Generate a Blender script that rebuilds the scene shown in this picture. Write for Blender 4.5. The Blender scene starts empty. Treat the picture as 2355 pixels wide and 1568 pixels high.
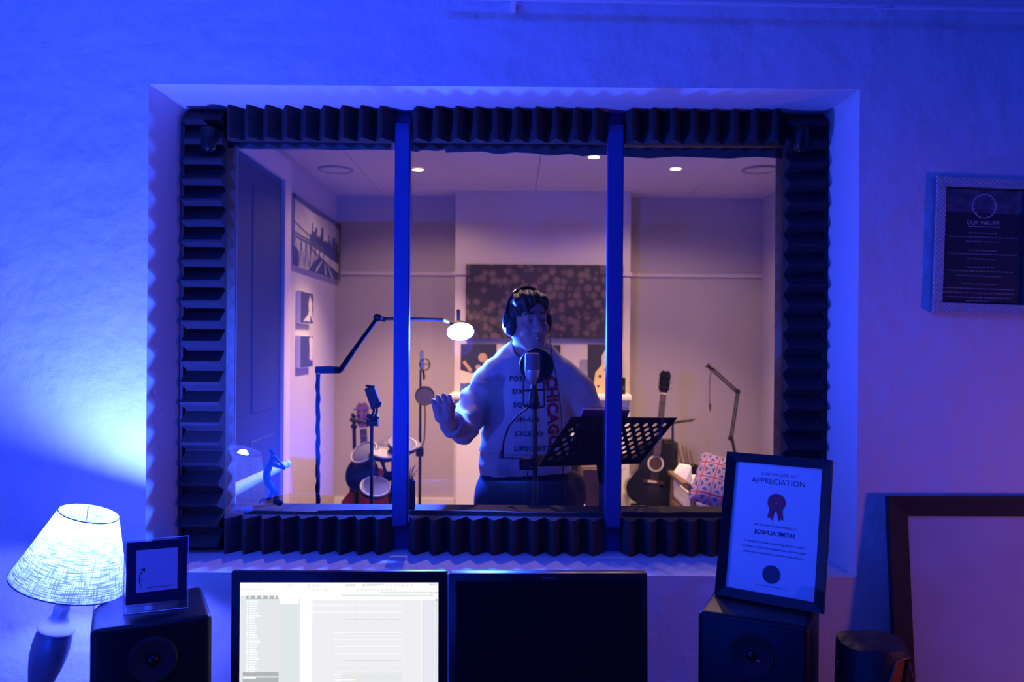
import bpy, bmesh, math, random
import numpy as np
from mathutils import Vector, Matrix, noise
from mathutils.bvhtree import BVHTree

random.seed(7)
S = bpy.context.scene
COL = S.collection
PI = math.pi
def R(a): return math.radians(a)

# ------------------------------------------------------------------ camera
F = 1832.0                     # focal length in pixels of the 2355 x 1568 frame
EYE = 1.70
ROLL = R(0.42)
cam = bpy.data.cameras.new('camera')
cam.sensor_width = 36.0
cam.lens = 36.0 * F / 2355.0
cam.clip_start = 0.05
cam.dof.use_dof = True
cam.dof.focus_distance = 2.28
cam.dof.aperture_fstop = 3.2
camo = bpy.data.objects.new('camera', cam)
camo.location = (0, 0, EYE)
camo.rotation_euler = (R(90), -ROLL, 0)
COL.objects.link(camo)
S.camera = camo

# ------------------------------------------------------------------ view, world, large lights
S.view_settings.view_transform = 'Standard'
S.view_settings.look = 'None'
S.view_settings.gamma = 1.0
S.view_settings.use_curve_mapping = False
S.view_settings.exposure = 0.0
S.cycles.max_bounces = 5
S.cycles.adaptive_threshold = 0.06
S.cycles.diffuse_bounces = 3
S.cycles.glossy_bounces = 2
S.cycles.transmission_bounces = 2
S.cycles.transparent_max_bounces = 12
S.cycles.caustics_reflective = False
S.cycles.caustics_refractive = False
w = bpy.data.worlds.new('world')
S.world = w
w.use_nodes = True
w.node_tree.nodes['Background'].inputs[0].default_value = (0.004, 0.008, 0.05, 1)
w.node_tree.nodes['Background'].inputs[1].default_value = 0.3

def lamp(name, kind, loc, color, power, target=None, size=None, size_y=None, spot=None, blend=None):
    l = bpy.data.lights.new(name, kind)
    l.color = color
    l.energy = power
    if kind == 'AREA':
        l.shape = 'RECTANGLE' if size_y else 'DISK'
        l.size = size
        if size_y: l.size_y = size_y
    else:
        l.shadow_soft_size = size or 0.03
    if kind == 'SPOT':
        l.spot_size = spot; l.spot_blend = blend
    o = bpy.data.objects.new(name, l)
    o.location = loc
    if target is not None:
        o.rotation_euler = (Vector(target) - Vector(loc)).to_track_quat('-Z', 'Y').to_euler()
    COL.objects.link(o)
    return o

# blue LED wash of the control room (ceiling, behind the camera), weak warm lamp low on the right
BLUE = (0.003, 0.046, 1.0)
lamp('blue_led_wash', 'AREA', (-0.95, -1.8, 0.25), BLUE, 215, (-1.95, -1.8, 0.62), 3.0, 0.12)
lamp('blue_led_bar', 'AREA', (-0.85, 0.75, 2.95), BLUE, 21, (-0.85, 1.9, 1.0), 2.0, 0.12)
lamp('warm_side_lamp', 'SPOT', (2.6, 1.12, 1.12), (1.0, 0.27, 0.10), 20, (1.05, 2.35, 1.02), 0.10, spot=R(92), blend=1.0)

# ------------------------------------------------------------------ helpers
CR, SR = math.cos(ROLL), math.sin(ROLL)
def at(px, py, Y):
    u = (px - 1177.5) / F; v = (784.0 - py) / F
    return Vector(((u * CR - v * SR) * Y, Y, EYE + (u * SR + v * CR) * Y))

class MB:
    def __init__(s):
        s.v = []; s.f = []; s.m = []; s.uv = None; s.smooth = False
    def add(s, vs, fs, mi=0):
        o = len(s.v)
        s.v += [Vector(p) for p in vs]
        for f in fs:
            s.f.append([i + o for i in f]); s.m.append(mi)
        return s
    def box2(s, lo, hi, M=None, mi=0):
        x0, y0, z0 = lo; x1, y1, z1 = hi
        vs = [Vector(p) for p in ((x0,y0,z0),(x1,y0,z0),(x1,y1,z0),(x0,y1,z0),(x0,y0,z1),(x1,y0,z1),(x1,y1,z1),(x0,y1,z1))]
        if M is not None: vs = [M @ p for p in vs]
        return s.add(vs, [(0,3,2,1),(4,5,6,7),(0,1,5,4),(1,2,6,5),(2,3,7,6),(3,0,4,7)], mi)
    def box(s, c, d, M=None, mi=0):
        c = Vector(c); d = Vector(d) * 0.5
        if M is None: return s.box2(c - d, c + d, None, mi)
        return s.box2(-d, d, Matrix.Translation(c) @ M.to_4x4(), mi)
    def rbox(s, lo, hi, bev, seg=3, M=None, mi=0):
        bm = bmesh.new()
        lo = Vector(lo); hi = Vector(hi)
        bmesh.ops.create_cube(bm, size=1)
        for v in bm.verts:
            v.co = Vector(((lo[i] + hi[i]) / 2 + v.co[i] * (hi[i] - lo[i])) for i in range(3))
        bmesh.ops.bevel(bm, geom=bm.edges[:], offset=bev, segments=seg, affect='EDGES', profile=0.5)
        bm.verts.index_update()
        vs = [(M @ v.co if M is not None else v.co.copy()) for v in bm.verts]
        fs = [[v.index for v in f.verts] for f in bm.faces]
        bm.free(); s.smooth = True
        return s.add(vs, fs, mi)
    def prism(s, poly, vec, mi=0):
        vec = Vector(vec); n = len(poly)
        vs = [Vector(p) for p in poly] + [Vector(p) + vec for p in poly]
        fs = [list(range(n))[::-1], list(range(n, 2 * n))]
        for i in range(n):
            j = (i + 1) % n
            fs.append((i, j, j + n, i + n))
        return s.add(vs, fs, mi)
    def poly(s, pts, mi=0):
        return s.add(pts, [list(range(len(pts)))], mi)
    def tube(s, pts, r, n=8, mi=0, closed=False):
        pts = [Vector(p) for p in pts]; m = len(pts)
        rs = r if isinstance(r, (list, tuple)) else [r] * m
        vs = []; fs = []; prev = None
        for i, p in enumerate(pts):
            if closed: t = pts[(i + 1) % m] - pts[i - 1]
            else: t = pts[min(i + 1, m - 1)] - pts[max(i - 1, 0)]
            t = t.normalized() if t.length > 1e-9 else Vector((0, 0, 1))
            if prev is None:
                a = Vector((0, 0, 1)) if abs(t.z) < 0.9 else Vector((1, 0, 0))
                u = t.cross(a).normalized()
            else:
                u = (prev - t * prev.dot(t))
                u = u.normalized() if u.length > 1e-6 else t.orthogonal().normalized()
            prev = u; v = t.cross(u)
            for k in range(n):
                a = 2 * PI * k / n
                vs.append(p + (u * math.cos(a) + v * math.sin(a)) * rs[i])
        last = m if closed else m - 1
        for i in range(last):
            j = (i + 1) % m
            for k in range(n):
                l = (k + 1) % n
                fs.append((i * n + k, i * n + l, j * n + l, j * n + k))
        if not closed:
            fs.append(list(range(n))[::-1]); fs.append([(m - 1) * n + k for k in range(n)])
        s.smooth = True
        return s.add(vs, fs, mi)
    def lathe(s, prof, n=24, M=None, mi=0, caps=True):
        vs = []; fs = []; m = len(prof)
        for (r, z) in prof:
            for k in range(n):
                a = 2 * PI * k / n
                p = Vector((r * math.cos(a), r * math.sin(a), z))
                vs.append(M @ p if M is not None else p)
        for i in range(m - 1):
            for k in range(n):
                l = (k + 1) % n
                fs.append((i * n + k, i * n + l, (i + 1) * n + l, (i + 1) * n + k))
        if caps:
            fs.append(list(range(n))[::-1]); fs.append([(m - 1) * n + k for k in range(n)])
        s.smooth = True
        return s.add(vs, fs, mi)
    def cyl(s, a, b, r, n=16, mi=0, r2=None):
        return s.tube([a, b], [r, r if r2 is None else r2], n, mi)
    def ell(s, c, r, M=None, nu=16, nv=10, mi=0):
        c = Vector(c); vs = []; fs = []
        for j in range(nv + 1):
            b = -PI / 2 + PI * j / nv
            for k in range(nu):
                a = 2 * PI * k / nu
                p = Vector((r[0] * math.cos(a) * math.cos(b), r[1] * math.sin(a) * math.cos(b), r[2] * math.sin(b)))
                vs.append(c + (M @ p if M is not None else p))
        for j in range(nv):
            for k in range(nu):
                l = (k + 1) % nu
                fs.append((j * nu + k, j * nu + l, (j + 1) * nu + l, (j + 1) * nu + k))
        s.smooth = True
        return s.add(vs, fs, mi)
    def mesh(s, name, L, mats):
        me = bpy.data.meshes.new(name)
        me.from_pydata([(p - L)[:] for p in s.v], [], s.f)
        for m_ in mats: me.materials.append(m_)
        if len(mats) > 1: me.polygons.foreach_set('material_index', s.m)
        if s.smooth:
            me.polygons.foreach_set('use_smooth', [True] * len(me.polygons))
            me.set_sharp_from_angle(angle=R(38))
        if s.uv:
            lay = me.uv_layers.new(name='UVMap')
            for p in me.polygons:
                for li, vi in zip(p.loop_indices, p.vertices):
                    lay.data[li].uv = s.uv[vi]
        me.validate()
        return me

class Thing:
    """an Empty at the thing's base that parents its parts"""
    def __init__(s, name, label, cat, loc, group=None, kind=None):
        s.L = Vector(loc)
        s.o = bpy.data.objects.new(name, None)
        s.o.empty_display_size = 0.05
        s.o.location = s.L
        COL.objects.link(s.o)
        s.o['label'] = label
        if cat: s.o['category'] = cat
        if group: s.o['group'] = group
        if kind: s.o['kind'] = kind
    def part(s, name, mb, mat, parent=None, label=None, kind=None):
        mats = mat if isinstance(mat, list) else [mat]
        ob = bpy.data.objects.new(name, mb.mesh(name, s.L, mats))
        COL.objects.link(ob)
        ob.parent = parent or s.o
        if label: ob['label'] = label
        if kind: ob['kind'] = kind
        return ob
    def text(s, name, body, size, mat, M, parent=None, align='CENTER', ext=0.0003, off=0.0, space=1.0):
        """lettering turned into a mesh"""
        cu = bpy.data.curves.new('tmp_text', 'FONT')
        cu.body = body; cu.size = size; cu.extrude = ext; cu.offset = off
        cu.align_x = align; cu.align_y = 'CENTER'; cu.space_character = space; cu.resolution_u = 3
        tmp = bpy.data.objects.new('tmp_text', cu)
        COL.objects.link(tmp)
        bpy.context.view_layer.update()
        me = bpy.data.meshes.new_from_object(tmp.evaluated_get(bpy.context.evaluated_depsgraph_get()))
        bpy.data.objects.remove(tmp); bpy.data.curves.remove(cu)
        me.name = name
        me.materials.clear(); me.materials.append(mat)
        me.transform(Matrix.Translation(-s.L) @ M)
        ob = bpy.data.objects.new(name, me)
        COL.objects.link(ob)
        ob.parent = parent or s.o
        return ob

def single(name, mb, mat, loc, label=None, cat=None, group=None, kind=None):
    L = Vector(loc)
    ob = bpy.data.objects.new(name, mb.mesh(name, L, mat if isinstance(mat, list) else [mat]))
    ob.location = L
    COL.objects.link(ob)
    if label: ob['label'] = label
    if cat: ob['category'] = cat
    if group: ob['group'] = group
    if kind: ob['kind'] = kind
    return ob

class Pl:
    """a local plane: a along u, b along v, c along n (towards the viewer)"""
    def __init__(s, o, u, v):
        s.o = Vector(o); s.u = Vector(u).normalized()
        v = Vector(v); s.v = (v - s.u * v.dot(s.u)).normalized(); s.n = s.u.cross(s.v)
    def p(s, a, b, c=0.0): return s.o + s.u * a + s.v * b + s.n * c
    def M(s, a=0, b=0, c=0, rot=0):
        m = Matrix((s.u, s.v, s.n)).transposed().to_4x4()
        m.translation = s.p(a, b, c)
        return m @ Matrix.Rotation(rot, 4, 'Z')
    def slab(s, mb, a0, a1, b0, b1, c0, c1, mi=0):
        return mb.box2((a0, b0, c0), (a1, b1, c1), s.M(), mi)
    def flat(s, mb, pts, c, mi=0, th=0.0006):
        return mb.prism([s.p(a, b, c) for a, b in pts], s.n * th, mi)
    def ring(s, mb, a, b, r0, r1, c, n=32, mi=0, th=0.0006):
        for k in range(n):
            t0 = 2 * PI * k / n; t1 = 2 * PI * (k + 1) / n
            q = [(a + r0 * math.cos(t0), b + r0 * math.sin(t0)), (a + r1 * math.cos(t0), b + r1 * math.sin(t0)),
                 (a + r1 * math.cos(t1), b + r1 * math.sin(t1)), (a + r0 * math.cos(t1), b + r0 * math.sin(t1))]
            s.flat(mb, q, c, mi, th)
    def disc(s, mb, a, b, r, c, n=32, mi=0, th=0.0006):
        s.flat(mb, [(a + r * math.cos(2 * PI * k / n), b + r * math.sin(2 * PI * k / n)) for k in range(n)], c, mi, th)
    def frame(s, mb, a0, a1, b0, b1, wd, c0, c1, inner=None, mi=0):
        """mitred picture-frame ring with a sloping inner lip"""
        ci = c1 if inner is None else inner
        O = [(a0, b0), (a1, b0), (a1, b1), (a0, b1)]
        I = [(a0 + wd, b0 + wd), (a1 - wd, b0 + wd), (a1 - wd, b1 - wd), (a0 + wd, b1 - wd)]
        for i in range(4):
            j = (i + 1) % 4
            vs = [s.p(*O[i], c0), s.p(*O[j], c0), s.p(*I[j], c0), s.p(*I[i], c0),
                  s.p(*O[i], c1), s.p(*O[j], c1), s.p(*I[j], ci), s.p(*I[i], ci)]
            mb.add(vs, [(0,3,2,1),(4,5,6,7),(0,1,5,4),(2,3,7,6),(1,2,6,5),(3,0,4,7)], mi)

# ------------------------------------------------------------------ materials
def mat(name, col, rough=0.6, metal=0.0, spec=0.5, bump=None, var=None, emit=None, coat=0.0, sheen=0.0):
    m = bpy.data.materials.new(name); m.use_nodes = True
    nt = m.node_tree; b = nt.nodes['Principled BSDF']
    b.inputs['Base Color'].default_value = (*col, 1)
    b.inputs['Roughness'].default_value = rough
    b.inputs['Metallic'].default_value = metal
    b.inputs['Specular IOR Level'].default_value = spec
    if coat: b.inputs['Coat Weight'].default_value = coat
    if sheen: b.inputs['Sheen Weight'].default_value = sheen
    if emit:
        b.inputs['Emission Color'].default_value = (*emit[0], 1)
        b.inputs['Emission Strength'].default_value = emit[1]
    if bump or var:
        tc = nt.nodes.new('ShaderNodeTexCoord')
    if var:            # (scale, second colour, amount)
        n = nt.nodes.new('ShaderNodeTexNoise'); n.inputs['Scale'].default_value = var[0]; n.inputs['Detail'].default_value = 5
        nt.links.new(tc.outputs['Object'], n.inputs['Vector'])
        r = nt.nodes.new('ShaderNodeMapRange'); r.inputs[1].default_value = 0.35; r.inputs[2].default_value = 0.65
        r.inputs[4].default_value = var[2]
        nt.links.new(n.outputs['Fac'], r.inputs[0])
        mx = nt.nodes.new('ShaderNodeMix'); mx.data_type = 'RGBA'
        mx.inputs[6].default_value = (*col, 1); mx.inputs[7].default_value = (*var[1], 1)
        nt.links.new(r.outputs[0], mx.inputs[0]); nt.links.new(mx.outputs[2], b.inputs['Base Color'])
    if bump:           # list of (scale, distance) or one pair
        bl = bump if isinstance(bump, list) else [bump]
        prev = None
        for sc, d in bl:
            n = nt.nodes.new('ShaderNodeTexNoise'); n.inputs['Scale'].default_value = sc; n.inputs['Detail'].default_value = 2.5 if sc < 20 else 1.5
            nt.links.new(tc.outputs['Object'], n.inputs['Vector'])
            bp = nt.nodes.new('ShaderNodeBump'); bp.inputs['Strength'].default_value = 1.0; bp.inputs['Distance'].default_value = d
            nt.links.new(n.outputs['Fac'], bp.inputs['Height'])
            if prev: nt.links.new(prev.outputs[0], bp.inputs['Normal'])
            prev = bp
        nt.links.new(prev.outputs[0], b.inputs['Normal'])
    return m

def glass_mat(name, tint=(1, 1, 1), ior=1.5):
    m = bpy.data.materials.new(name); m.use_nodes = True
    nt = m.node_tree; nt.nodes.clear()
    out = nt.nodes.new('ShaderNodeOutputMaterial'); mx = nt.nodes.new('ShaderNodeMixShader')
    fr = nt.nodes.new('ShaderNodeFresnel')
    ge = nt.nodes.new('ShaderNodeNewGeometry'); mr = nt.nodes.new('ShaderNodeMapRange')      # same reflectance on both faces of the sheet
    mr.inputs[3].default_value = ior; mr.inputs[4].default_value = 1.0 / ior
    nt.links.new(ge.outputs['Backfacing'], mr.inputs[0]); nt.links.new(mr.outputs[0], fr.inputs['IOR'])
    tr = nt.nodes.new('ShaderNodeBsdfTransparent'); tr.inputs[0].default_value = (*tint, 1)
    gl = nt.nodes.new('ShaderNodeBsdfGlossy'); gl.inputs['Roughness'].default_value = 0.0
    nt.links.new(fr.outputs[0], mx.inputs[0]); nt.links.new(tr.outputs[0], mx.inputs[1]); nt.links.new(gl.outputs[0], mx.inputs[2])
    nt.links.new(mx.outputs[0], out.inputs[0])
    return m

M_ = {}
M_['plaster'] = mat('painted_plaster', (0.78, 0.77, 0.76), 0.75, bump=[(230, 0.0010), (16, 0.007), (3.2, 0.022)])
M_['reveal'] = mat('smooth_reveal_paint', (0.80, 0.79, 0.80), 0.6, bump=(60, 0.0006))
M_['room'] = mat('room_paint', (0.6, 0.6, 0.62), 0.8)
M_['carpet'] = mat('dark_carpet', (0.06, 0.055, 0.06), 0.95, bump=(400, 0.003))
M_['foam'] = mat('charcoal_foam', (0.042, 0.042, 0.048), 0.95, spec=0.15, bump=(320, 0.002))
M_['wframe'] = mat('blue_window_paint', (0.010, 0.045, 0.22), 0.5, bump=(40, 0.0006))
M_['tape'] = mat('black_cloth_tape', (0.03, 0.03, 0.035), 0.7)
M_['glass'] = glass_mat('window_glass', (1, 1, 1), 1.88)
M_['pglass'] = glass_mat('picture_glass', (1, 1, 1), 1.40)
M_['acrylic'] = glass_mat('clear_acrylic', (0.93, 0.96, 1.0), 1.49)
M_['black'] = mat('satin_black_plastic', (0.009, 0.009, 0.011), 0.38, spec=0.3)
M_['blackm'] = mat('matte_black', (0.014, 0.014, 0.016), 0.7)
M_['gloss'] = mat('gloss_black', (0.010, 0.010, 0.012), 0.12)
M_['dark'] = mat('black_powder_metal', (0.018, 0.018, 0.022), 0.45, metal=0.3)
M_['chrome'] = mat('chrome', (0.7, 0.7, 0.72), 0.15, metal=1.0)
M_['silver'] = mat('brushed_silver', (0.62, 0.62, 0.64), 0.32, metal=1.0, bump=(90, 0.0004))
M_['white'] = mat('white_gloss_paint', (0.82, 0.80, 0.77), 0.4)
M_['paper'] = mat('white_paper', (0.82, 0.82, 0.82), 0.7)
M_['ink'] = mat('dark_ink', (0.02, 0.02, 0.05), 0.6)
M_['redink'] = mat('red_ribbon_print', (0.42, 0.02, 0.05), 0.6)
M_['wood'] = mat('desk_wood', (0.10, 0.07, 0.05), 0.5, var=(6, (0.05, 0.035, 0.025), 1))
# ================================================================== STRUCTURE: control room
YW, YR, YF = 2.35, 2.63, 2.72        # wall face, back of the recess, back of the window frame
YB0 = 2.95                           # booth face of the dividing wall
tl = at(343, 195, YW); tr = at(1979, 203, YW); br = at(1968, 1327, YW)
RX0, RX1, RZ0, RZ1 = (tl.x + at(333, 1320, YW).x) / 2, (tr.x + br.x) / 2, br.z, (tl.z + tr.z) / 2
# clear opening of the window towards the booth
OX0, OX1, OZ0, OZ1 = at(541, 760, YB0).x, at(1781, 760, YB0).x, at(1177, 1161, YB0).z, at(1177, 347, YB0).z
GX0, GX1, GZ0, GZ1 = at(497, 760, 2.67).x, at(1815, 760, 2.67).x, at(1177, 1196, 2.67).z, at(1177, 318, 2.67).z
CX0, CX1, CY0, CZ1 = -1.95, 2.75, -3.53, 3.0
BXL, BXR, BYB, BFL, BCE = -1.404, 1.995, 6.365, 0.25, 2.85
FULLX0, FULLX1 = CX0 - 0.1, CX1 + 0.1

def ring_wall(mb, x0, x1, z0, z1, hx0, hx1, hz0, hz1, y0, y1, mi=0, hi=None):
    """wall slab with a rectangular hole, hi = material index of the hole's faces"""
    hi = mi if hi is None else hi
    O = [(x0, z0), (x1, z0), (x1, z1), (x0, z1)]; I = [(hx0, hz0), (hx1, hz0), (hx1, hz1), (hx0, hz1)]
    for i in range(4):
        j = (i + 1) % 4
        f = [Vector((O[i][0], y0, O[i][1])), Vector((O[j][0], y0, O[j][1])), Vector((I[j][0], y0, I[j][1])), Vector((I[i][0], y0, I[i][1]))]
        b = [Vector((p.x, y1, p.z)) for p in f]
        mb.add(f, [(0, 1, 2, 3)], mi)
        mb.add(b, [(3, 2, 1, 0)], mi)
        mb.add([f[2], f[3], b[3], b[2]], [(0, 1, 2, 3)], hi)
        mb.add([f[0], f[1], b[1], b[0]], [(3, 2, 1, 0)], mi)

mb = MB(); ring_wall(mb, FULLX0, FULLX1, 0, CZ1, RX0, RX1, RZ0, RZ1, YW, YR, 0, 1)
single('wall_front', mb, [M_['plaster'], M_['reveal']], (0, YW, 0), 'rough plastered wall washed in blue light around the deep window recess', None, None, 'structure')
M_['bwall'] = mat('booth_wall_paint', (0.62, 0.58, 0.54), 0.8, bump=(120, 0.0006))
M_['jamb'] = mat('dark_jamb_paint', (.035, .024, .026), .7)
mb = MB(); ring_wall(mb, FULLX0, FULLX1, 0, CZ1, OX0, OX1, OZ0, OZ1, YF, YB0, 0, 1)
ring_wall(mb, FULLX0, FULLX1, 0, CZ1, RX0 - .02, RX1 + .02, RZ0 - .02, RZ1 + .02, YR, YF)
single('wall_divider', mb, [M_['carpet'], M_['jamb']], (0, YF, 0), 'recording booth side of the wall holding the wide window', None, None, 'structure')
mb = MB(); mb.box2((CX0 - .1, CY0, 0), (CX0, YW, CZ1)); single('wall_left', mb, M_['room'], (CX0, 0, 0), 'painted side wall of the control room beside the lamp', None, None, 'structure')
mb = MB(); mb.box2((CX1, CY0, 0), (CX1 + .1, YW, CZ1)); single('wall_right', mb, M_['room'], (CX1, 0, 0), 'painted side wall of the control room beyond the poster', None, None, 'structure')
mb = MB(); mb.box2((CX0 - .1, CY0 - .1, 0), (CX1 + .1, CY0, CZ1)); single('wall_back', mb, M_['carpet'], (0, CY0, 0), 'dark back wall of the control room', None, None, 'structure')
mb = MB(); mb.box2((CX0 - .1, CY0 - .1, -.1), (CX1 + .1, YB0, 0)); single('floor', mb, M_['carpet'], (0, 0, 0), 'dark carpet floor of the control room', None, None, 'structure')
mb = MB(); mb.box2((CX0 - .1, CY0 - .1, CZ1), (CX1 + .1, YB0, CZ1 + .1)); single('ceiling', mb, M_['room'], (0, 0, CZ1), 'plain ceiling of the control room', None, None, 'structure')

# ------------------------------------------------------------------ the window
win = Thing('window_1', 'wide dark framed studio window in three panes', None, (0, YR, RZ0), kind='structure')
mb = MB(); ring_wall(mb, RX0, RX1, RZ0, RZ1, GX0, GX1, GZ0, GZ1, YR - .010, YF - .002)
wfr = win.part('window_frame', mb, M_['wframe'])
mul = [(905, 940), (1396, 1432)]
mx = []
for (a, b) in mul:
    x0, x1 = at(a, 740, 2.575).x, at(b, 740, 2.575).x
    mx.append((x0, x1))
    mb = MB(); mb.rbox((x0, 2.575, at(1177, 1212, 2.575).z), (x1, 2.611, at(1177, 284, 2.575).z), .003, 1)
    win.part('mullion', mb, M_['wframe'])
xs = [GX0 - .01, (mx[0][0] + mx[0][1]) / 2, (mx[1][0] + mx[1][1]) / 2, GX1 + .01]
for i in range(3):
    mb = MB(); mb.box2((xs[i] + .001, 2.6125, GZ0 - .01), (xs[i + 1] - .001, 2.6185, GZ1 + .01))
    win.part('pane', mb, M_['glass'])
# ragged strips of black tape hanging above and below the panes
def tape(px0, px1, py, h, tilt, Y):
    p0 = at(px0, py, Y); p1 = at(px1, py + tilt, Y)
    d = h / F * Y
    mb = MB(); n = 6; top = []; bot = []
    for i in range(n + 1):
        t = i / n; p = p0.lerp(p1, t)
        top.append(p + Vector((0, 0, d * .5))); bot.append(p - Vector((0, 0, d * (.5 + .12 * math.sin(i * 2.3 + px0)))))
    mb.prism(top + bot[::-1], (0, .004, 0))
    win.part('tape_strip', mb, M_['tape'])
tape(520, 900, 333, 15, 4, 2.655); tape(942, 1040, 336, 22, -3, 2.655); tape(1025, 1265, 336, 25, 5, 2.65); tape(1230, 1396, 343, 24, 2, 2.655); tape(1432, 1800, 350, 22, 2, 2.655)
tape(560, 740, 1184, 22, 4, 2.655); tape(730, 905, 1186, 24, -3, 2.65); tape(940, 1180, 1186, 26, 3, 2.655); tape(1165, 1398, 1190, 24, 0, 2.65); tape(1432, 1560, 1188, 24, 3, 2.65); tape(1545, 1800, 1190, 26, 2, 2.655)
mb = MB(); q0 = at(1783, 950, 2.7); mb.box2((OX1 - .004, YF + .01, OZ0), (OX1 - .001, YB0 - .01, at(1783, 945, 2.9).z)); win.part('tape_strip', mb, M_['tape'])
# white bars of the sash, thin pale line beside the left pane
mb = MB(); x = at(541, 760, 2.70).x; mb.box2((x - .0010, 2.70, GZ0), (x + .0010, 2.71, GZ1)); M_['seal'] = mat('grey_seal', (.10, .11, .16), .25); win.part('glazing_seal', mb, M_['seal'])

# ------------------------------------------------------------------ acoustic foam around the window
FO_X0, FO_X1, FO_Z0, FO_Z1 = RX0 + .004, RX1 - .004, RZ0 + .004, RZ1 - .004
FI_X0, FI_X1, FI_Z0, FI_Z1 = at(514, 760, 2.585).x, at(1804, 760, 2.585).x, at(1177, 1191, 2.585).z, at(1177, 326, 2.585).z
TIP, VAL, BASE = 2.548, 2.596, 2.611
PITCH = 0.0635
def wedges(lo, hi, w0, w1, axis):
    """wedge foam running along an axis ('x': ridges stand upright, 'z': ridges lie flat)"""
    n = max(1, round((hi - lo) / PITCH)); st = (hi - lo) / n
    prof = [(lo, VAL)]
    for i in range(n):
        a = lo + i * st
        prof += [(a + st * .30, TIP + .004 * math.sin(i * 5.1)), (a + st * .42, TIP + .004 * math.sin(i * 5.1)), (a + st * .92, VAL), (a + st, VAL)]
    poly = [(lo, BASE)] + prof + [(hi, BASE)]
    mb = MB()
    if axis == 'x':
        vs0 = [Vector((a, y, w0)) for a, y in poly]; vec = Vector((0, 0, w1 - w0))
    else:
        vs0 = [Vector((w0, y, a)) for a, y in poly]; vec = Vector((w1 - w0, 0, 0))
    n_ = len(poly)
    vs = vs0 + [p + vec for p in vs0]
    # ends as strips of quads down to the base line so that no face is concave
    for o in (0, n_):
        for i in range(1, n_ - 2):
            a = vs[o + i]; b = vs[o + i + 1]
            mb.add([a, b, Vector((b.x, BASE, b.z)), Vector((a.x, BASE, a.z))], [(0, 1, 2, 3) if o == 0 else (3, 2, 1, 0)])
    for i in range(n_):
        j = (i + 1) % n_
        mb.add([vs[i], vs[j], vs[j + n_], vs[i + n_]], [(0, 1, 2, 3)])
    return mb
def foam(label, mb):
    c = sum(mb.v, Vector()) / len(mb.v)
    single('foam_strip', mb, M_['foam'], c, label, 'acoustic foam', 'charcoal wedge foam around the studio window')
g = .002
segs = [(FI_X0 + g, mx[0][0] - g), (mx[0][1] + g, mx[1][0] - g), (mx[1][1] + g, FI_X1 - g)]
nm = ['over the pane nearest the table lamp', 'over the middle pane above the singer', 'over the pane with the acoustic guitar']
for (a, b), t in zip(segs, nm): foam('charcoal wedge foam strip ' + t, wedges(a, b, FI_Z1, FO_Z1, 'x'))
nm = ['under the pane nearest the table lamp', 'under the middle pane below the singer', 'under the pane with the acoustic guitar']
for (a, b), t in zip(segs, nm): foam('charcoal wedge foam strip ' + t, wedges(a, b, FO_Z0, FI_Z0, 'x'))
zm = (FO_Z0 + FO_Z1) / 2
for z0, z1, t in ((zm + .0001, FO_Z1, 'upper'), (FO_Z0, zm - .0001, 'lower')):
    foam(f'charcoal wedge foam strip on the {t} half of the lamp side jamb', wedges(z0, z1, FO_X0 + .012, FI_X0, 'z'))
    foam(f'charcoal wedge foam strip on the {t} half of the certificate side jamb', wedges(z0, z1, FI_X1, FO_X1 - .012, 'z'))
mb = MB(); mb.box2((FO_X0, 2.575, FO_Z0), (FO_X0 + .010, YR, FO_Z1 - .05)); foam('narrow flat charcoal foam edging beside the lamp side jamb', mb)
mb = MB(); mb.box2((FO_X1 - .010, 2.575, FO_Z0), (FO_X1, YR, FO_Z1 - .05)); foam('narrow flat charcoal foam edging beside the certificate side jamb', mb)

# black blind brackets in both upper corners
for px, lab in ((480, 'small black cylindrical blind bracket in the window corner nearest the lamp'), (1842, 'small black cylindrical blind bracket in the window corner above the certificate')):
    c = at(px, 320, 2.535)
    t = Thing('blind_bracket', lab, 'bracket', c, 'blind brackets')
    mb = MB(); mb.lathe([(.0, -.036), (.016, -.036), (.022, -.028), (.025, .0), (.026, .03), (.022, .036), (0, .036)], 20, Matrix.Translation(c), caps=False)
    t.part('housing', mb, M_['black'])
    mb = MB(); mb.box2((c.x - .012, c.y, c.z - .02), (c.x + .012, 2.556, c.z + .02)); t.part('arm', mb, M_['black'])
    mb = MB(); mb.lathe([(.0, -.041), (.010, -.041), (.012, -.036), (0, -.036)], 16, Matrix.Translation(c), caps=False)
    t.part('end_cap', mb, M_['gloss'])

# ------------------------------------------------------------------ curtain rail at the top
a = at(1000, -9.5, 2.26); b = at(2500, 24, 2.26)
t = Thing('curtain_rail', 'thin white curtain rail running along the top of the wall', 'curtain rail', (a + b) / 2)
M_['railw'] = mat('white_rail_enamel', (0.75, 0.75, 0.77), 0.22)
mb = MB(); mb.tube([a, b], .0095, 14); t.part('rail', mb, M_['railw'])
for px in (1180, 2440):
    c = a.lerp(b, (px - 1000) / 1500)
    mb = MB(); mb.box2((c.x - .008, c.y, c.z - .006), (c.x + .008, YW, c.z + .02)); t.part('wall_bracket', mb, M_['railw'])
c = at(2026, 15, 2.26)
mb = MB(); ring = []
for k in range(22):
    an = R(-40 + 300 * k / 21)
    ring.append(Vector((c.x + .0165 * math.cos(an) * .9, c.y - .004 + .008 * math.sin(an), c.z - .005 + .020 * math.sin(an))))
mb.tube(ring, .0016, 8); t.part('curtain_hook', mb, M_['acrylic'] if False else M_['railw'])

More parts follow.
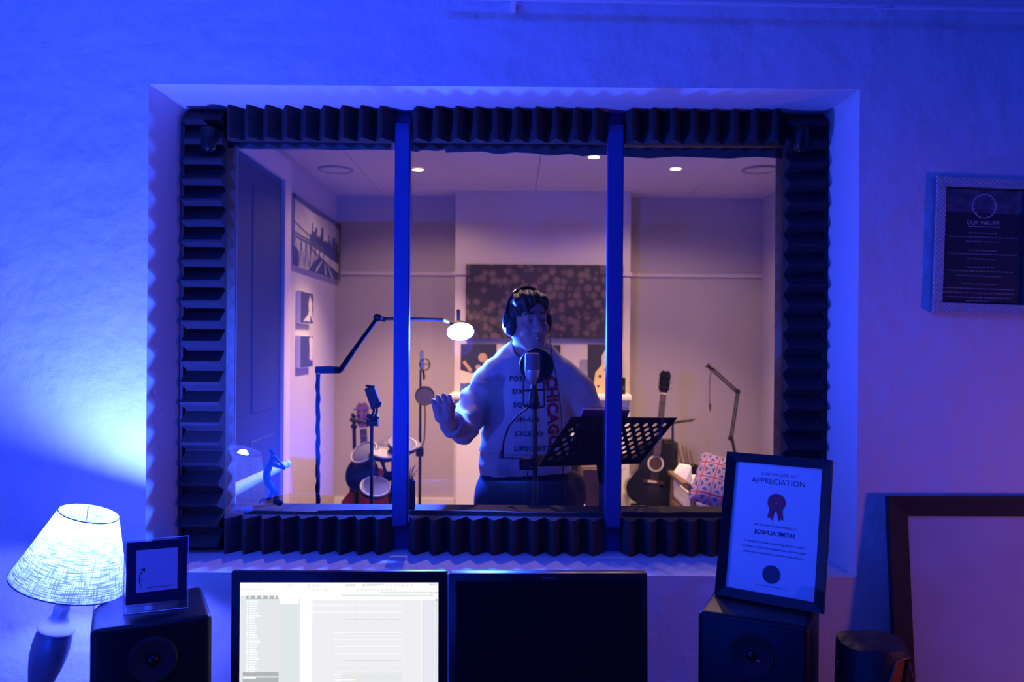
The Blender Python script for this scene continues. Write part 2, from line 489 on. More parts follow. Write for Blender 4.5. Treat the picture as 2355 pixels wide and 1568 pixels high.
# ------------------------------------------------------------------ desk (its top lies just below the frame)
DZ = 0.662
t = Thing('desk', 'long dark wooden studio desk under the window', 'desk', (0, 1.8, 0))
mb = MB(); mb.rbox((-1.75, 1.25, DZ - .04), (2.15, 2.335, DZ), .004, 1); t.part('desk_top', mb, M_['wood'])
for x in (-1.7, 2.05):
    for y in (1.3, 2.28):
        mb = MB(); mb.box2((x - .03, y - .03, 0), (x + .03, y + .03, DZ - .04)); t.part('leg', mb, M_['wood'])

# ------------------------------------------------------------------ studio monitors
M_['cone'] = mat('dark_speaker_cone', (0.05, 0.05, 0.055), 0.55, bump=(300, .0008))
M_['dust'] = mat('grey_dust_cap', (0.32, 0.32, 0.36), 0.6, bump=(500, .0006))
M_['rubber'] = mat('black_rubber', (0.016, 0.016, 0.017), 0.6)
M_['badge'] = mat('gold_badge', (0.55, 0.40, 0.20), 0.3, metal=1)
def speaker(fl, fr, label):
    """fl, fr: front top corners (world); cabinet hangs below to the desk"""
    u = (fr - fl); wdt = u.length; u.normalize()
    top = fl.z; h = top - DZ
    P = Pl(Vector((fl.x, fl.y, DZ)), u, (0, 0, 1))        # n points to the viewer
    t = Thing('studio_speaker', label, 'speaker', P.p(wdt / 2, 0, -.12), 'pair of black studio speakers')
    mb = MB(); mb.rbox((0, .006, -.25), (wdt, h, 0), .014, 4, P.M()); cab = t.part('cabinet', mb, M_['black'])
    for a in (.03, wdt - .03):
        mb = MB(); mb.box2((a - .015, 0, -.22), (a + .015, .008, -.03), P.M()); t.part('foot', mb, M_['rubber'])
    cx = wdt / 2
    Mz = lambda a, b, c: P.M(a, b, c)
    tb = h - .085
    mb = MB(); mb.lathe([(.0, .001), (.016, .002), (.030, .004), (.043, .010), (.050, .010), (.054, .001)], 32, Mz(cx, tb, -.002), caps=False); wg = t.part('tweeter_waveguide', mb, M_['blackm'])
    mb = MB(); mb.lathe([(.013, .001), (.0125, .006), (.009, .010), (.004, .012), (0, .0125)], 20, Mz(cx, tb, -.001), caps=False); t.part('tweeter_dome', mb, M_['gloss'], wg)
    mb = MB(); mb.box((cx + .016, tb - .010, .004), (.006, .006, .003), None)
    mb.v = [P.M() @ p for p in mb.v]; t.part('badge', mb, M_['badge'])
    wb = .128
    mb = MB(); mb.lathe([(.100, .0), (.104, .008), (.097, .012), (.090, .009)], 40, Mz(cx, wb, -.002), caps=False); rg = t.part('woofer_ring', mb, M_['gloss'])
    mb = MB(); mb.lathe([(.092, .006), (.085, .012), (.078, .007), (.050, -.012), (.036, -.018)], 40, Mz(cx, wb, 0), caps=False); t.part('woofer_cone', mb, M_['cone'], rg)
    mb = MB(); mb.lathe([(.038, -.016), (.030, -.004), (.018, .003), (0, .005)], 28, Mz(cx, wb, .012), caps=False); t.part('dust_cap', mb, M_['dust'], rg)
    return P, wdt, top
SPZ = EYE - .656
def onz(px, py, z):
    """world point at height z seen at a pixel"""
    d = at(px, py, 1.0) - Vector((0, 0, EYE))
    return Vector((0, 0, EYE)) + d * ((z - EYE) / d.z)
PL_, WL, TL_ = speaker(onz(207, 1451, SPZ), onz(488, 1413, SPZ), 'black studio speaker carrying the acrylic card holder next to the lamp')
PR_, WR, TR_ = speaker(onz(1604, 1404, SPZ), onz(1862, 1444, SPZ), 'black studio speaker carrying the framed certificate')

# ------------------------------------------------------------------ acrylic card holder
bl = onz(284, 1414, SPZ); brr = onz(432, 1398, SPZ)
P = Pl(bl + Vector((0, 0, .001)), brr - bl, (0.0, .10, 1)); wd = (brr - bl).length; hh = .172
t = Thing('card_holder', 'clear acrylic card holder with dark bordered lilac card on the speaker', 'card holder', P.p(wd / 2, 0))
mb = MB(); P.slab(mb, 0, wd, 0, hh, 0, .003); t.part('front_sheet', mb, M_['acrylic'])
mb = MB(); P.frame(mb, -.0006, wd + .0006, 0, hh + .0006, .0012, -.0002, .0032); M_['aedge'] = mat('pale_edge_highlight', (.70, .76, .88), .3); t.part('edge_highlight', mb, M_['aedge'])  # pale rim colour stands in for light caught in the clear edges
mb = MB(); P.slab(mb, 0, wd, .012, hh, -.009, -.006); t.part('back_sheet', mb, M_['acrylic'])
mb = MB(); P.slab(mb, 0, wd, 0, .004, -.05, .0); t.part('foot', mb, M_['acrylic'])
mb = MB(); P.slab(mb, 0, wd, .016, .019, -.006, -.0002); t.part('card_ledge', mb, M_['acrylic'])
M_['cardn'] = mat('navy_card', (0.012, 0.014, 0.06), 0.5)
M_['lilac'] = mat('white_card_print', (.86, .84, .88), .6)
mb = MB(); P.slab(mb, .004, wd - .003, .020, hh - .006, -.0052, -.0042); card = t.part('card', mb, M_['cardn'])
mb = MB(); P.flat(mb, [(.026, .046), (wd - .024, .048), (wd - .024, .146), (.026, .146)], -.0040, th=.0004); t.part('printed_square', mb, M_['lilac'], card)
mb = MB(); arc = [P.p(*q, -.0033) for q in ((.0390, .057), (.0360, .062), (.0340, .069), (.0330, .077), (.0340, .086), (.0370, .094), (.0415, .0995))]
mb.tube(arc, [.0004, .0006, .0008, .0009, .0010, .0010, .0010], 6)
e = arc[-1]
mb.prism([e + P.u * .004 + P.v * .003, e - P.u * .006 + P.v * .002, e + P.u * .001 - P.v * .001], P.n * .0003)
mb.prism([e + P.u * .004 + P.v * .003, e + P.u * .001 - P.v * .001, e + P.u * .003 - P.v * .007], P.n * .0003)
t.part('printed_arrow', mb, M_['ink'], card)
mb = MB(); random.seed(3)
def scribble(mb, a0, a1, b, amp, c, r, plane, n=90, tall=()):
    pts = []
    for k in range(n):
        f = k / (n - 1); an = f * (a1 - a0) / .0032 * 2 * PI
        big = 1.0 + (1.6 if any(abs(f - q) < .03 for q in tall) else 0)
        pts.append(plane.p(a0 + (a1 - a0) * f + .0009 * math.cos(an), b + amp * big * math.sin(an), c))
    mb.tube(pts, r, 4)
scribble(mb, .050, .062, .056, .0022, -.0033, .00028, P, 30, (.1, .8)); scribble(mb, .066, .100, .057, .0014, -.0033, .00028, P, 70, (.03,)); scribble(mb, .104, .107, .060, .003, -.0033, .00028, P, 10)
t.part('handwritten_line', mb, M_['ink'], card)

# ------------------------------------------------------------------ framed certificate
bl = onz(1644, 1368, SPZ); brr = onz(1893, 1414, SPZ)
u = (brr - bl); wd = u.length; u.normalize()
nb = Vector((-u.y, u.x, 0));  nb = nb if nb.y > 0 else -nb
th = R(14.5); up = nb * math.sin(th) + Vector((0, 0, math.cos(th)))
P = Pl(bl + Vector((0, 0, .002)), u, up); hh = .372
t = Thing('certificate_frame', 'black framed award certificate leaning back on top of the speaker', 'framed certificate', P.p(wd / 2, 0))
mb = MB(); P.frame(mb, 0, wd, 0, hh, .0235, -.016, .004, -.003); t.part('frame', mb, M_['black'])
mb = MB(); P.slab(mb, .004, wd - .004, .004, hh - .004, -.014, -.0105); t.part('backing', mb, M_['blackm'])
Q = P.p(wd / 2, hh * .75, -.014); fd = Vector((Q.x, Q.y, SPZ)) + nb * .030
mb = MB(); sd = P.u * .022
mb.prism([Q - sd, Q + sd, fd + sd + Vector((0, 0, .003)), fd - sd + Vector((0, 0, .003))], nb * .003); t.part('easel_strut', mb, M_['blackm'])
mb = MB(); P.slab(mb, .022, wd - .022, .022, hh - .022, -.0105, -.0085); pap = t.part('paper', mb, M_['paper'])
cz = -.0081; cx = wd / 2 + .003
def txt(body, b, size, m='ink', off=0.0, sp=1.0, a=None): t.text('lettering', body, size, M_[m], P.M(cx if a is None else a, b, cz), pap, ext=.0001, off=off, space=sp)
txt('CERTIFICATE OF', .3225, .0098, sp=1.25)
txt('APPRECIATION', .304, .0200, off=-.0002)
txt('THIS CERTIFICATE IS AWARDED TO:', .191, .0068)
txt('JOSHUA SMITH', .173, .0150, off=.00035)
txt('In recognition of your outstanding service, creative', .1480, .0073)
txt('excellence, and the remarkable impact you have made', .1345, .0073)
txt('within our company and across the music industry.', .1210, .0073)
# little serifs on the big capitals come from thin feet under the two headline rows
mb = MB(); cb = .252; n = 28; rim = []
for k in range(n * 2):
    r = .0235 if k % 2 else .0222; an = PI * k / n
    rim.append((cx + r * math.cos(an), cb + r * math.sin(an)))
P.flat(mb, [(cx - .016, cb - .012), (cx - .001, cb - .018), (cx - .007, cb - .047), (cx - .013, cb - .040), (cx - .021, cb - .041)], cz - .0006)
P.flat(mb, [(cx + .001, cb - .018), (cx + .016, cb - .012), (cx + .020, cb - .043), (cx + .013, cb - .041), (cx + .008, cb - .047)], cz - .0006)
P.flat(mb, rim, cz - .0004); t.part('printed_rosette', mb, M_['redink'], pap)
M_['redl'] = mat('pale_rosette_line', (0.45, 0.16, 0.2), 0.6)
mb = MB(); P.ring(mb, cx, cb, .0125, .0132, cz + .0004); P.ring(mb, cx, cb, .0165, .0168, cz + .0004)
P.flat(mb, [(cx - .004, cb - .002), (cx + .004, cb - .002), (cx, cb + .004)], cz + .0004); t.part('rosette_lines', mb, M_['redl'], pap)
mb = MB(); P.disc(mb, cx, .072, .0225, cz - .0004); t.part('printed_seal', mb, M_['ink'], pap)
M_['greyl'] = mat('grey_print', (0.12, 0.12, 0.16), 0.6)
mb = MB(); scribble(mb, cx - .014, cx + .014, .073, .003, cz + .0004, .00035, P, 60, (.1, .6)); t.part('seal_script', mb, M_['greyl'], pap)
mb = MB(); random.seed(5); a = cx - .036
while a < cx + .036:
    l = random.uniform(.004, .010); P.flat(mb, [(a, .0415), (a + l, .0415), (a + l, .0428), (a, .0428)], cz - .0004); a += l + .0015
t.part('small_print', mb, M_['greyl'], pap, kind='stuff')
mb = MB(); P.slab(mb, .020, wd - .020, .020, hh - .020, -.0062, -.0052); t.part('glazing', mb, M_['pglass'])

# ------------------------------------------------------------------ display screens
MY = 1.945
M_['bezel'] = mat('dark_bezel', (0.011, 0.012, 0.018), 0.3)
def uimat(name, c, s=1.0): return mat(name, (0, 0, 0), 0.5, spec=.2, emit=(c, s))
ui = [uimat('ui_white', (.98, .99, 1.0), 1.06), uimat('ui_panel', (.80, .81, .82)), uimat('ui_bluegrey', (.76, .81, .82)), uimat('ui_grid', (.87, .87, .90)),
      uimat('ui_mid', (.44, .48, .48)), uimat('ui_dark', (.30, .33, .34)), uimat('ui_lilac', (.80, .80, .88)), uimat('ui_amber', (.98, .80, .52))]
def display(x0, x1, ytop, x0b, label, bez, depth, lit):
    tlp = at(x0, ytop, MY); trp = at(x1, ytop, MY); wd = (trp - tlp).length; hh = .345
    P = Pl(tlp - Vector((0, 0, hh)), trp - tlp, (0, .02, 1))
    t = Thing('display_screen', label, 'monitor', Vector(((tlp.x + trp.x) / 2, MY + .06, DZ)))
    mb = MB(); mb.rbox((0, 0, -depth), (wd, hh, 0), .0045, 2, P.M()); hs = t.part('housing', mb, M_['bezel'])
    mb = MB(); P.slab(mb, wd / 2 - .02, wd / 2 + .02, hh * .45 - .275, hh * .45, -depth - .03, -depth); t.part('neck', mb, M_['black'])
    c = P.p(wd / 2, 0, -.06)
    mb = MB(); mb.rbox((c.x - .12, c.y - .08, DZ), (c.x + .12, c.y + .09, DZ + .014), .004, 1); t.part('base', mb, M_['black'])
    return P, wd, hh, t
P, wd, hh, t = display(531, 1030, 1316, 536, 'lit flat screen showing a pale music editing program', .02, .022, True)
lit0 = 23 / F * MY; topb = 25 / F * MY
a0, a1, b0, b1 = 21.5 / F * MY, wd - 20 / F * MY, .02, hh - topb
mb = MB(); P.flat(mb, [(a0, b0), (a1, b0), (a1, b1), (a0, b1)], .0002, 0, .0003); scr = t.part('panel', mb, [ui[0]])
mb = MB(); W = a1 - a0; H = b1 - b0
PXW = 2355 / 560.0
def uir(x0, y0, x1, y1, mi, lay=1):
    """rectangle in the coordinates of the enlarged crop: x 220..2150, y 255.. downwards"""
    k = W / 1930.0
    P.flat(mb, [(a0 + (x0 - 220) * k, b1 - (y1 - 255) * k), (a0 + (x1 - 220) * k, b1 - (y1 - 255) * k), (a0 + (x1 - 220) * k, b1 - (y0 - 255) * k), (a0 + (x0 - 220) * k, b1 - (y0 - 255) * k)], .0005 + .0003 * lay, mi, .0002)
uir(226, 410, 604, 1360, 1); uir(606, 460, 800, 1360, 2); uir(925, 425, 1800, 1360, 3); uir(1800, 420, 1985, 1360, 3); uir(1990, 425, 2115, 1360, 6)
uir(282, 380, 592, 414, 4, 2); uir(228, 384, 280, 412, 2, 2)
for i, x in enumerate((315, 378, 438, 500, 560)): uir(x - 9, 389, x + 9, 407, 0, 3)
random.seed(11); y = 428
while y < 1108:
    uir(286, y, 302, y + 13, 0, 2)
    x = 310; xe = random.choice((365, 372, 384, 388, 400, 415))
    while x < xe: l = random.uniform(10, 22); uir(x, y, min(x + l, xe + 6), y + 13, 0, 2); x += l + 3
    y += 23.4
uir(253, 1115, 602, 1345, 4, 2); uir(255, 1160, 600, 1170, 0, 3); uir(258, 1166, 380, 1180, 0, 3)
uir(2118, 430, 2148, 1360, 1, 2); uir(2122, 470, 2144, 1360, 2, 3); uir(2120, 415, 2146, 430, 4, 3)
uir(1208, 372, 2100, 388, 2, 2); uir(1595, 342, 2150, 356, 2, 2); uir(1880, 374, 2100, 386, 1, 3)
for x in (690, 728): uir(x - 14, 270, x + 16, 296, 1, 2); uir(x - 8, 276, x + 10, 290, 0, 3)
for x in (890, 935, 975): uir(x - 14, 268, x + 14, 292, 3, 2)
for x in (935, 975, 1055): uir(x - 14, 312, x + 14, 338, 3, 2)
uir(1240, 268, 1340, 290, 2, 2); uir(1405, 266, 1440, 292, 2, 2); uir(1450, 264, 1560, 288, 1, 2); uir(1545, 262, 1620, 280, 2, 3)
uir(1103, 316, 1172, 336, 1, 2); uir(1110, 320, 1166, 332, 0, 3)
for k in range(7): uir(1640 + k * 40, 268, 1664 + k * 40, 290, 3, 2)
for k in range(10): uir(1355 + k * 40, 312, 1379 + k * 40, 336, 3, 2)
for k in range(3): uir(2070 + k * 27, 264, 2082 + k * 27, 276, 4, 2); uir(2078 + k * 24, 348, 2090 + k * 24, 360, 4, 2)
for k in range(7):
    uir(680 + k * 28, 358, 694 + k * 28, 370, 3, 2)
uir(225, 318, 460, 324, 3, 2); uir(225, 330, 575, 334, 3, 2)
y = 470
while y < 1330:
    uir(935 if y < 620 else 1140, y, 1795, y + 5, 0 if int(y) % 3 else 6, 2)
    if int(y / 66) % 2: uir(1250, y + 8, 1795, y + 9.5, 4, 2)
    y += 66.5
for x in (1115, 1850, 1920): uir(x, 425, x + 3, 1360, 6, 2)
for x in range(1995, 2110, 22): uir(x, 425, x + 4, 1360, 3, 2)
uir(1205, 1125, 1800, 1345, 1, 2); uir(1145, 1186, 1345, 1196, 0, 3)
uir(1338, 430, 1348, 465, 7, 3); uir(1338, 1118, 1350, 1215, 7, 3); uir(1341, 465, 1346, 1118, 6, 3)
uir(600, 400, 606, 1360, 2, 2); uir(796, 400, 806, 1360, 2, 2)
t.part('screen_interface', mb, ui, scr)
P, wd, hh, t = display(1035, 1493, 1320, 1035, 'switched off black flat screen beside the lit one', .02, .036, False)
M_['screenoff'] = mat('dark_screen_glass', (0.006, 0.007, 0.011), 0.2, spec=.4)
mb = MB(); P.flat(mb, [(.016, .02), (wd - .016, .02), (wd - .016, hh - .02), (.016, hh - .02)], .0002, 0, .0004); t.part('panel', mb, M_['screenoff'])
M_['wordm'] = mat('faint_grey_wordmark', (0.10, 0.10, 0.16), 0.4)
t.text('wordmark', 'lenovo', .0135, M_['wordm'], P.M(229 / 458 * wd, hh - .0105, .0006), ext=.0001, off=.0003)
mb = MB(); P.flat(mb, [(wd - .016, hh - .011), (wd - .010, hh - .0125), (wd - .0135, hh - .008)], .0003); t.part('corner_mark', mb, M_['wordm'])

# ------------------------------------------------------------------ table lamp
LY = 2.03
ct = at(205, 1181, LY); cbm = at(160, 1338, LY)
ax = (ct - cbm).normalized()
zq = Vector((0, 0, 1)).rotation_difference(ax).to_matrix().to_4x4()
base = cbm + ax * ((DZ - cbm.z) / ax.z)
t = Thing('table_lamp', 'blue lit table lamp with a woven cone shade and silver base', 'table lamp', Vector((base.x, base.y, DZ)))
def LM(p): 
    m = zq.copy(); m.translation = p; return m
def shade_material():
    m = bpy.data.materials.new('woven_shade_cloth'); m.use_nodes = True
    nt = m.node_tree; nt.nodes.clear(); N = nt.nodes.new; L = nt.links.new
    out = N('ShaderNodeOutputMaterial'); tc = N('ShaderNodeTexCoord')
    def threads(sx, sy, rot, lo, hi):
        mp = N('ShaderNodeMapping'); mp.inputs['Rotation'].default_value = (0, 0, R(rot)); mp.inputs['Scale'].default_value = (sx, sy, 1)
        L(tc.outputs['UV'], mp.inputs['Vector'])
        n = N('ShaderNodeTexNoise'); n.noise_dimensions = '2D'; n.inputs['Scale'].default_value = 1.0; n.inputs['Detail'].default_value = 2.0
        L(mp.outputs[0], n.inputs['Vector'])
        r = N('ShaderNodeMapRange'); r.interpolation_type = 'SMOOTHSTEP'
        r.inputs[1].default_value = lo; r.inputs[2].default_value = hi; r.inputs[3].default_value = 1; r.inputs[4].default_value = 0
        L(n.outputs['Fac'], r.inputs[0]); return r.outputs[0]
    t1 = threads(420, 7, -8, .43, .54); t2 = threads(10, 150, 14, .43, .54)
    mxx = N('ShaderNodeMath'); mxx.operation = 'MAXIMUM'; L(t1, mxx.inputs[0]); L(t2, mxx.inputs[1])
    mul_ = N('ShaderNodeMath'); mul_.operation = 'MULTIPLY'; mul_.inputs[1].default_value = .82; L(mxx.outputs[0], mul_.inputs[0])
    cm = N('ShaderNodeMix'); cm.data_type = 'RGBA'; cm.inputs[6].default_value = (.36, .44, .49, 1); cm.inputs[7].default_value = (.010, .013, .03, 1)
    L(mul_.outputs[0], cm.inputs[0])
    d = N('ShaderNodeBsdfDiffuse'); tl_ = N('ShaderNodeBsdfTranslucent'); mx_ = N('ShaderNodeMixShader'); mx_.inputs[0].default_value = .62
    L(cm.outputs[2], d.inputs[0]); L(cm.outputs[2], tl_.inputs[0]); L(d.outputs[0], mx_.inputs[1]); L(tl_.outputs[0], mx_.inputs[2]); L(mx_.outputs[0], out.inputs[0])
    return m
M_['shade'] = shade_material()
H_ = (ct - cbm).length; r0, r1 = 125 / F * LY, 64 / F * LY
mb = MB(); n, m = 64, 10; mb.uv = {}
vs = []; fs = []
for i in range(m + 1):
    f = i / m; r = r0 + (r1 - r0) * f
    for k in range(n + 1):
        an = 2 * PI * k / n + PI / 2
        vs.append(LM(cbm) @ Vector((r * math.cos(an), r * math.sin(an), H_ * f))); mb.uv[len(vs) - 1] = (k / n * 1.6, f * .55)
for i in range(m):
    for k in range(n): fs.append((i * (n + 1) + k, i * (n + 1) + k + 1, (i + 1) * (n + 1) + k + 1, (i + 1) * (n + 1) + k))
mb.add(vs, fs); mb.smooth = True
sh = t.part('shade', mb, M_['shade'])
M_['shadeband'] = mat('shade_edge_band', (.10, .12, .2), .8)
for cc, rr in ((cbm, r0), (ct, r1)):
    mb = MB(); mb.tube([LM(cc) @ Vector((rr * math.cos(2 * PI * k / 48), rr * math.sin(2 * PI * k / 48), 0)) for k in range(48)], .0016, 6, closed=True); t.part('shade_rim', mb, M_['shadeband'], sh)
# spider that carries the shade
mb = MB()
for k in range(3):
    an = 2 * PI * k / 3; mb.tube([LM(ct) @ Vector((0, 0, -.03)), LM(ct) @ Vector((r1 * .98 * math.cos(an), r1 * .98 * math.sin(an), -.004))], .0013, 6)
t.part('shade_spider', mb, M_['chrome'], sh)
# base: neck, flared collar, tapering blue vase, foot
def zl(py): return (at(160, py, LY) - cbm).length * (-1)
pr_neck = [(.017, -.005), (.020, zl(1380) + .02), (.021, zl(1384)), (.017, zl(1392)), (.020, zl(1402)), (.018, zl(1412)), (.020, zl(1420)), (.028, zl(1432)), (.043, zl(1444)), (.045, zl(1450)), (.040, zl(1456))]
mb = MB(); mb.lathe(pr_neck, 36, LM(cbm), caps=False); M_['collar'] = mat('pale_silver_paint', (.74, .74, .76), .3, metal=.3); t.part('collar', mb, M_['collar'])
zb = -(cbm - base).length
prof = [(.0405, zl(1455)), (.0435, zl(1470)), (.045, zl(1490)), (.044, zl(1515)), (.038, zl(1545)), (.030, zl(1575)), (.022, zl(1610)), (.018, zl(1640)), (.020, zl(1655))]
mb = MB(); mb.lathe(prof, 36, LM(cbm), caps=False); M_['lampb'] = mat('lamp_blue_grey_metal', (.22, .24, .34), .35, metal=.3); t.part('vase', mb, M_['lampb'])
ft = LM(cbm) @ Vector((0, 0, zl(1650)))
mb = MB(); mb.lathe([(.0, DZ), (.075, DZ), (.075, DZ + .012), (.05, DZ + .02), (.022, DZ + .035), (.019, ft.z + .012), (0, ft.z + .014)], 36, Matrix.Translation((base.x + .008, base.y, 0)), caps=False); t.part('foot', mb, M_['silver'])
bulb_c = LM(cbm) @ Vector((0, 0, H_ * .52))
M_['bulb'] = mat('glowing_bulb', (1, 1, 1), .3, emit=((.35, .45, 1.0), 40))
mb = MB(); mb.lathe([(0, -.045), (.013, -.045), (.014, -.02), (.026, .005), (.028, .018), (.022, .034), (.010, .042), (0, .043)], 20, LM(bulb_c), caps=False); t.part('bulb', mb, M_['bulb'])
bl_ = lamp('table_lamp_light', 'POINT', cbm + ax * (H_ - .017), (.045, .08, 1.0), 128, None, .02)
bl_.parent = t.o; bl_.matrix_parent_inverse = Matrix.Translation(-t.L)
bl2 = lamp('table_lamp_light', 'POINT', bulb_c - ax * .05, (.07, .09, 1.0), 28, None, .02)
bl2.parent = t.o; bl2.matrix_parent_inverse = Matrix.Translation(-t.L)

# ------------------------------------------------------------------ values poster in a quilted silver frame
c0 = at(2146, 718, YW - .02); P = Pl(at(2141, 717, YW - .012), (1, 0, 0.0), (0, 0, 1))
rt = R(-1.6); P = Pl(P.o, (math.cos(rt), 0, math.sin(rt)), (-math.sin(rt), 0, math.cos(rt)))
wd, hh, fw = 232 / F * YW, 309 / F * YW, 22.5 / F * YW
t = Thing('wall_poster', 'dark values poster in a quilted silver frame on the wall', 'framed poster', P.p(wd / 2, 0))
M_['quilt'] = mat('quilted_silver', (.80, .74, .70), .32, metal=.35)
mb = MB(); P.frame(mb, 0, wd, 0, hh, fw, -.012, .006, .004); fr = t.part('frame', mb, M_['silver'])
def quilt(a0, a1, b0, b1, c, st):
    mb = MB(); na = int(round((a1 - a0) / st)); nb_ = max(2, int(round((b1 - b0) / st))); sa = (a1 - a0) / na; sb = (b1 - b0) / nb_
    for i in range(-1, na + 1):
        for j in range(-1, nb_ + 1):
            for (ox, oy) in ((.5, .5), (1, 1)):
                x, y = a0 + (i + ox) * sa, b0 + (j + oy) * sb
                q = [(x - sa / 2, y), (x, y - sb / 2), (x + sa / 2, y), (x, y + sb / 2)]
                q = [(min(max(a, a0), a1), min(max(b, b0), b1)) for a, b in q]
                ar = sum(q[k][0] * q[(k + 1) % 4][1] - q[(k + 1) % 4][0] * q[k][1] for k in range(4))
                if abs(ar) < 1e-7: continue
                cx_ = sum(p[0] for p in q) / 4; cy_ = sum(p[1] for p in q) / 4
                mb.add([P.p(*p, c) for p in q] + [P.p(cx_, cy_, c + .0052)], [(0, 1, 4), (1, 2, 4), (2, 3, 4), (3, 0, 4)])
    return mb
st = .0140
t.part('quilted_facing', quilt(0, wd, hh - fw, hh, .0062, st), M_['quilt'], fr); t.part('quilted_facing', quilt(0, wd, 0, fw, .0062, st), M_['quilt'], fr)
t.part('quilted_facing', quilt(0, fw, fw, hh - fw, .0062, st), M_['quilt'], fr); t.part('quilted_facing', quilt(wd - fw, wd, fw, hh - fw, .0062, st), M_['quilt'], fr)
M_['pblack'] = mat('black_poster_print', (.014, .010, .010), .5)
mb = MB(); P.slab(mb, fw * .8, wd - fw * .8, fw * .8, hh - fw * .8, -.008, -.005); ps = t.part('poster', mb, M_['pblack'])
M_['pwhite'] = mat('poster_white_print', (.72, .70, .76), .6); M_['pgrey'] = mat('poster_grey_print', (.30, .27, .30), .6)
sx = lambda px: (px - 2146.0) / F * YW; sy = lambda py: (718.0 - py) / F * YW
mb = MB(); P.ring(mb, sx(2261.5), sy(471.5), 26.0 / F * YW, 28.0 / F * YW, -.0046, 40)
for k in range(12):
    an = R(30 * k + 15); r = 23 / F * YW; a_, b_ = sx(2261.5) + r * math.cos(an), sy(471.5) + r * math.sin(an); d = Vector((math.cos(an), math.sin(an))) * .0018; e = Vector((-math.sin(an), math.cos(an))) * .0005
    P.flat(mb, [(a_ - d.x - e.x, b_ - d.y - e.y), (a_ + d.x - e.x, b_ + d.y - e.y), (a_ + d.x + e.x, b_ + d.y + e.y), (a_ - d.x + e.x, b_ - d.y + e.y)], -.0046)
t.part('printed_ring', mb, M_['pwhite'], ps)
t.text('lettering', 'OUR VALUES:', .0166, M_['pwhite'], P.M(sx(2261.5), sy(510.5), -.0045), ps, ext=.0001, off=.0001)
mb = MB(); P.flat(mb, [(sx(2228), sy(519.5)), (sx(2300), sy(519.5)), (sx(2300), sy(518)), (sx(2228), sy(518))], -.0046); t.part('underline', mb, M_['pwhite'], ps)
mb = MB(); random.seed(9)
for (y, x0, x1) in ((533, 2228, 2293), (543, 2184, 2340), (553, 2222, 2296), (573, 2230, 2292), (582, 2180, 2342), (593, 2226, 2292), (612, 2226, 2292), (621, 2182, 2334), (632, 2204, 2308), (650, 2216, 2298), (661, 2178, 2336), (671, 2174, 2338), (681, 2182, 2330), (690, 2226, 2282)):
    x = x0
    while x < x1:
        l = min(random.uniform(4, 13), x1 - x); h_ = 2.6
        P.flat(mb, [(sx(x), sy(y + h_ / 2)), (sx(x + l), sy(y + h_ / 2)), (sx(x + l), sy(y - h_ / 2)), (sx(x), sy(y - h_ / 2))], -.0046); x += l + 2
t.part('small_print', mb, M_['pgrey'], ps, kind='stuff')
M_['pphoto'] = mat('poster_photo_band', (.05, .05, .07), .5, var=(40, (.16, .15, .2), .9))
mb = MB(); P.flat(mb, [(sx(2174), sy(487)), (sx(2351), sy(487)), (sx(2351), sy(434)), (sx(2174), sy(434))], -.0050, th=.0002); t.part('photo_band', mb, M_['pphoto'], ps)
mb = MB(); P.slab(mb, fw * .9, wd - fw * .9, fw * .9, hh - fw * .9, -.0022, -.0012); t.part('glazing', mb, M_['pglass'])

# ------------------------------------------------------------------ framed board leaning on the wall
tp = at(2041, 1141, 2.325); bt_y = 2.265
P = Pl(Vector((tp.x, bt_y, DZ)), (1, 0, 0.004), (0, (tp.y - bt_y), tp.z - DZ)); hh = (Vector((tp.x, tp.y, tp.z)) - P.o).length; wd = .98; fw = .056
t = Thing('framed_board', 'large black framed pale board leaning against the wall below the poster', 'framed board', P.p(wd / 2, 0))
mb = MB(); P.frame(mb, 0, wd, 0, hh, fw, -.012, .014, .006); t.part('frame', mb, M_['blackm'])
M_['board'] = mat('pale_board', (.60, .57, .57), .7, var=(5, (.50, .45, .46), .7))
mb = MB(); P.slab(mb, .01, wd - .01, .01, hh - .01, -.010, -.002); t.part('panel', mb, M_['board'])

# ------------------------------------------------------------------ hand drum with leather cover
c = at(2003, 1500, 1.93); zt = c.z + .034
t = Thing('hand_drum', 'small wooden hand drum under a dark leather cover', 'drum', Vector((c.x, c.y, DZ)))
M_['drumw'] = mat('orange_brown_wood', (.42, .13, .03), .38, var=(9, (.24, .05, .012), .9)); M_['leather'] = mat('dark_leather', (.022, .015, .013), .55, bump=(60, .003))
h = zt - DZ; mb = MB(); mb.lathe([(0, 0), (.058, 0), (.062, .01), (.052, h * .3), (.060, h * .6), (.074, h * .86), (.074, h * .97), (0, h * .97)], 40, Matrix.Translation((c.x, c.y, DZ)), caps=False); t.part('shell', mb, M_['drumw'])
mb = MB(); n = 48; vs = []; fs = []
rows = [(0.0, 1.0), (.045, 1.0), (.066, .995), (.076, .982), (.079, .958)]
for (r, f) in rows:
    for k in range(n):
        an = 2 * PI * k / n; vs.append(Vector((c.x + r * math.cos(an), c.y + r * math.sin(an), DZ + h * f + .05 * r * math.sin(an * 3))))
for k in range(n):        # ragged hem, lifted in a flap to the right front
    an = 2 * PI * k / n; dd = abs(((an - R(-52) + PI) % (2 * PI)) - PI)
    drop = .17 * min(1.0, max(0.0, (dd - .38) / .8)) + .010
    vs.append(Vector((c.x + (.081 + .003 * math.sin(an * 7)) * math.cos(an), c.y + (.081 + .003 * math.sin(an * 7)) * math.sin(an), DZ + h * .958 - drop)))
for i in range(len(rows)):
    for k in range(n): l = (k + 1) % n; fs.append((i * n + k, i * n + l, (i + 1) * n + l, (i + 1) * n + k))
mb.add(vs, fs); mb.smooth = True; t.part('leather_cover', mb, M_['leather'])
hem = [vs[len(rows) * n + k] for k in range(n)]
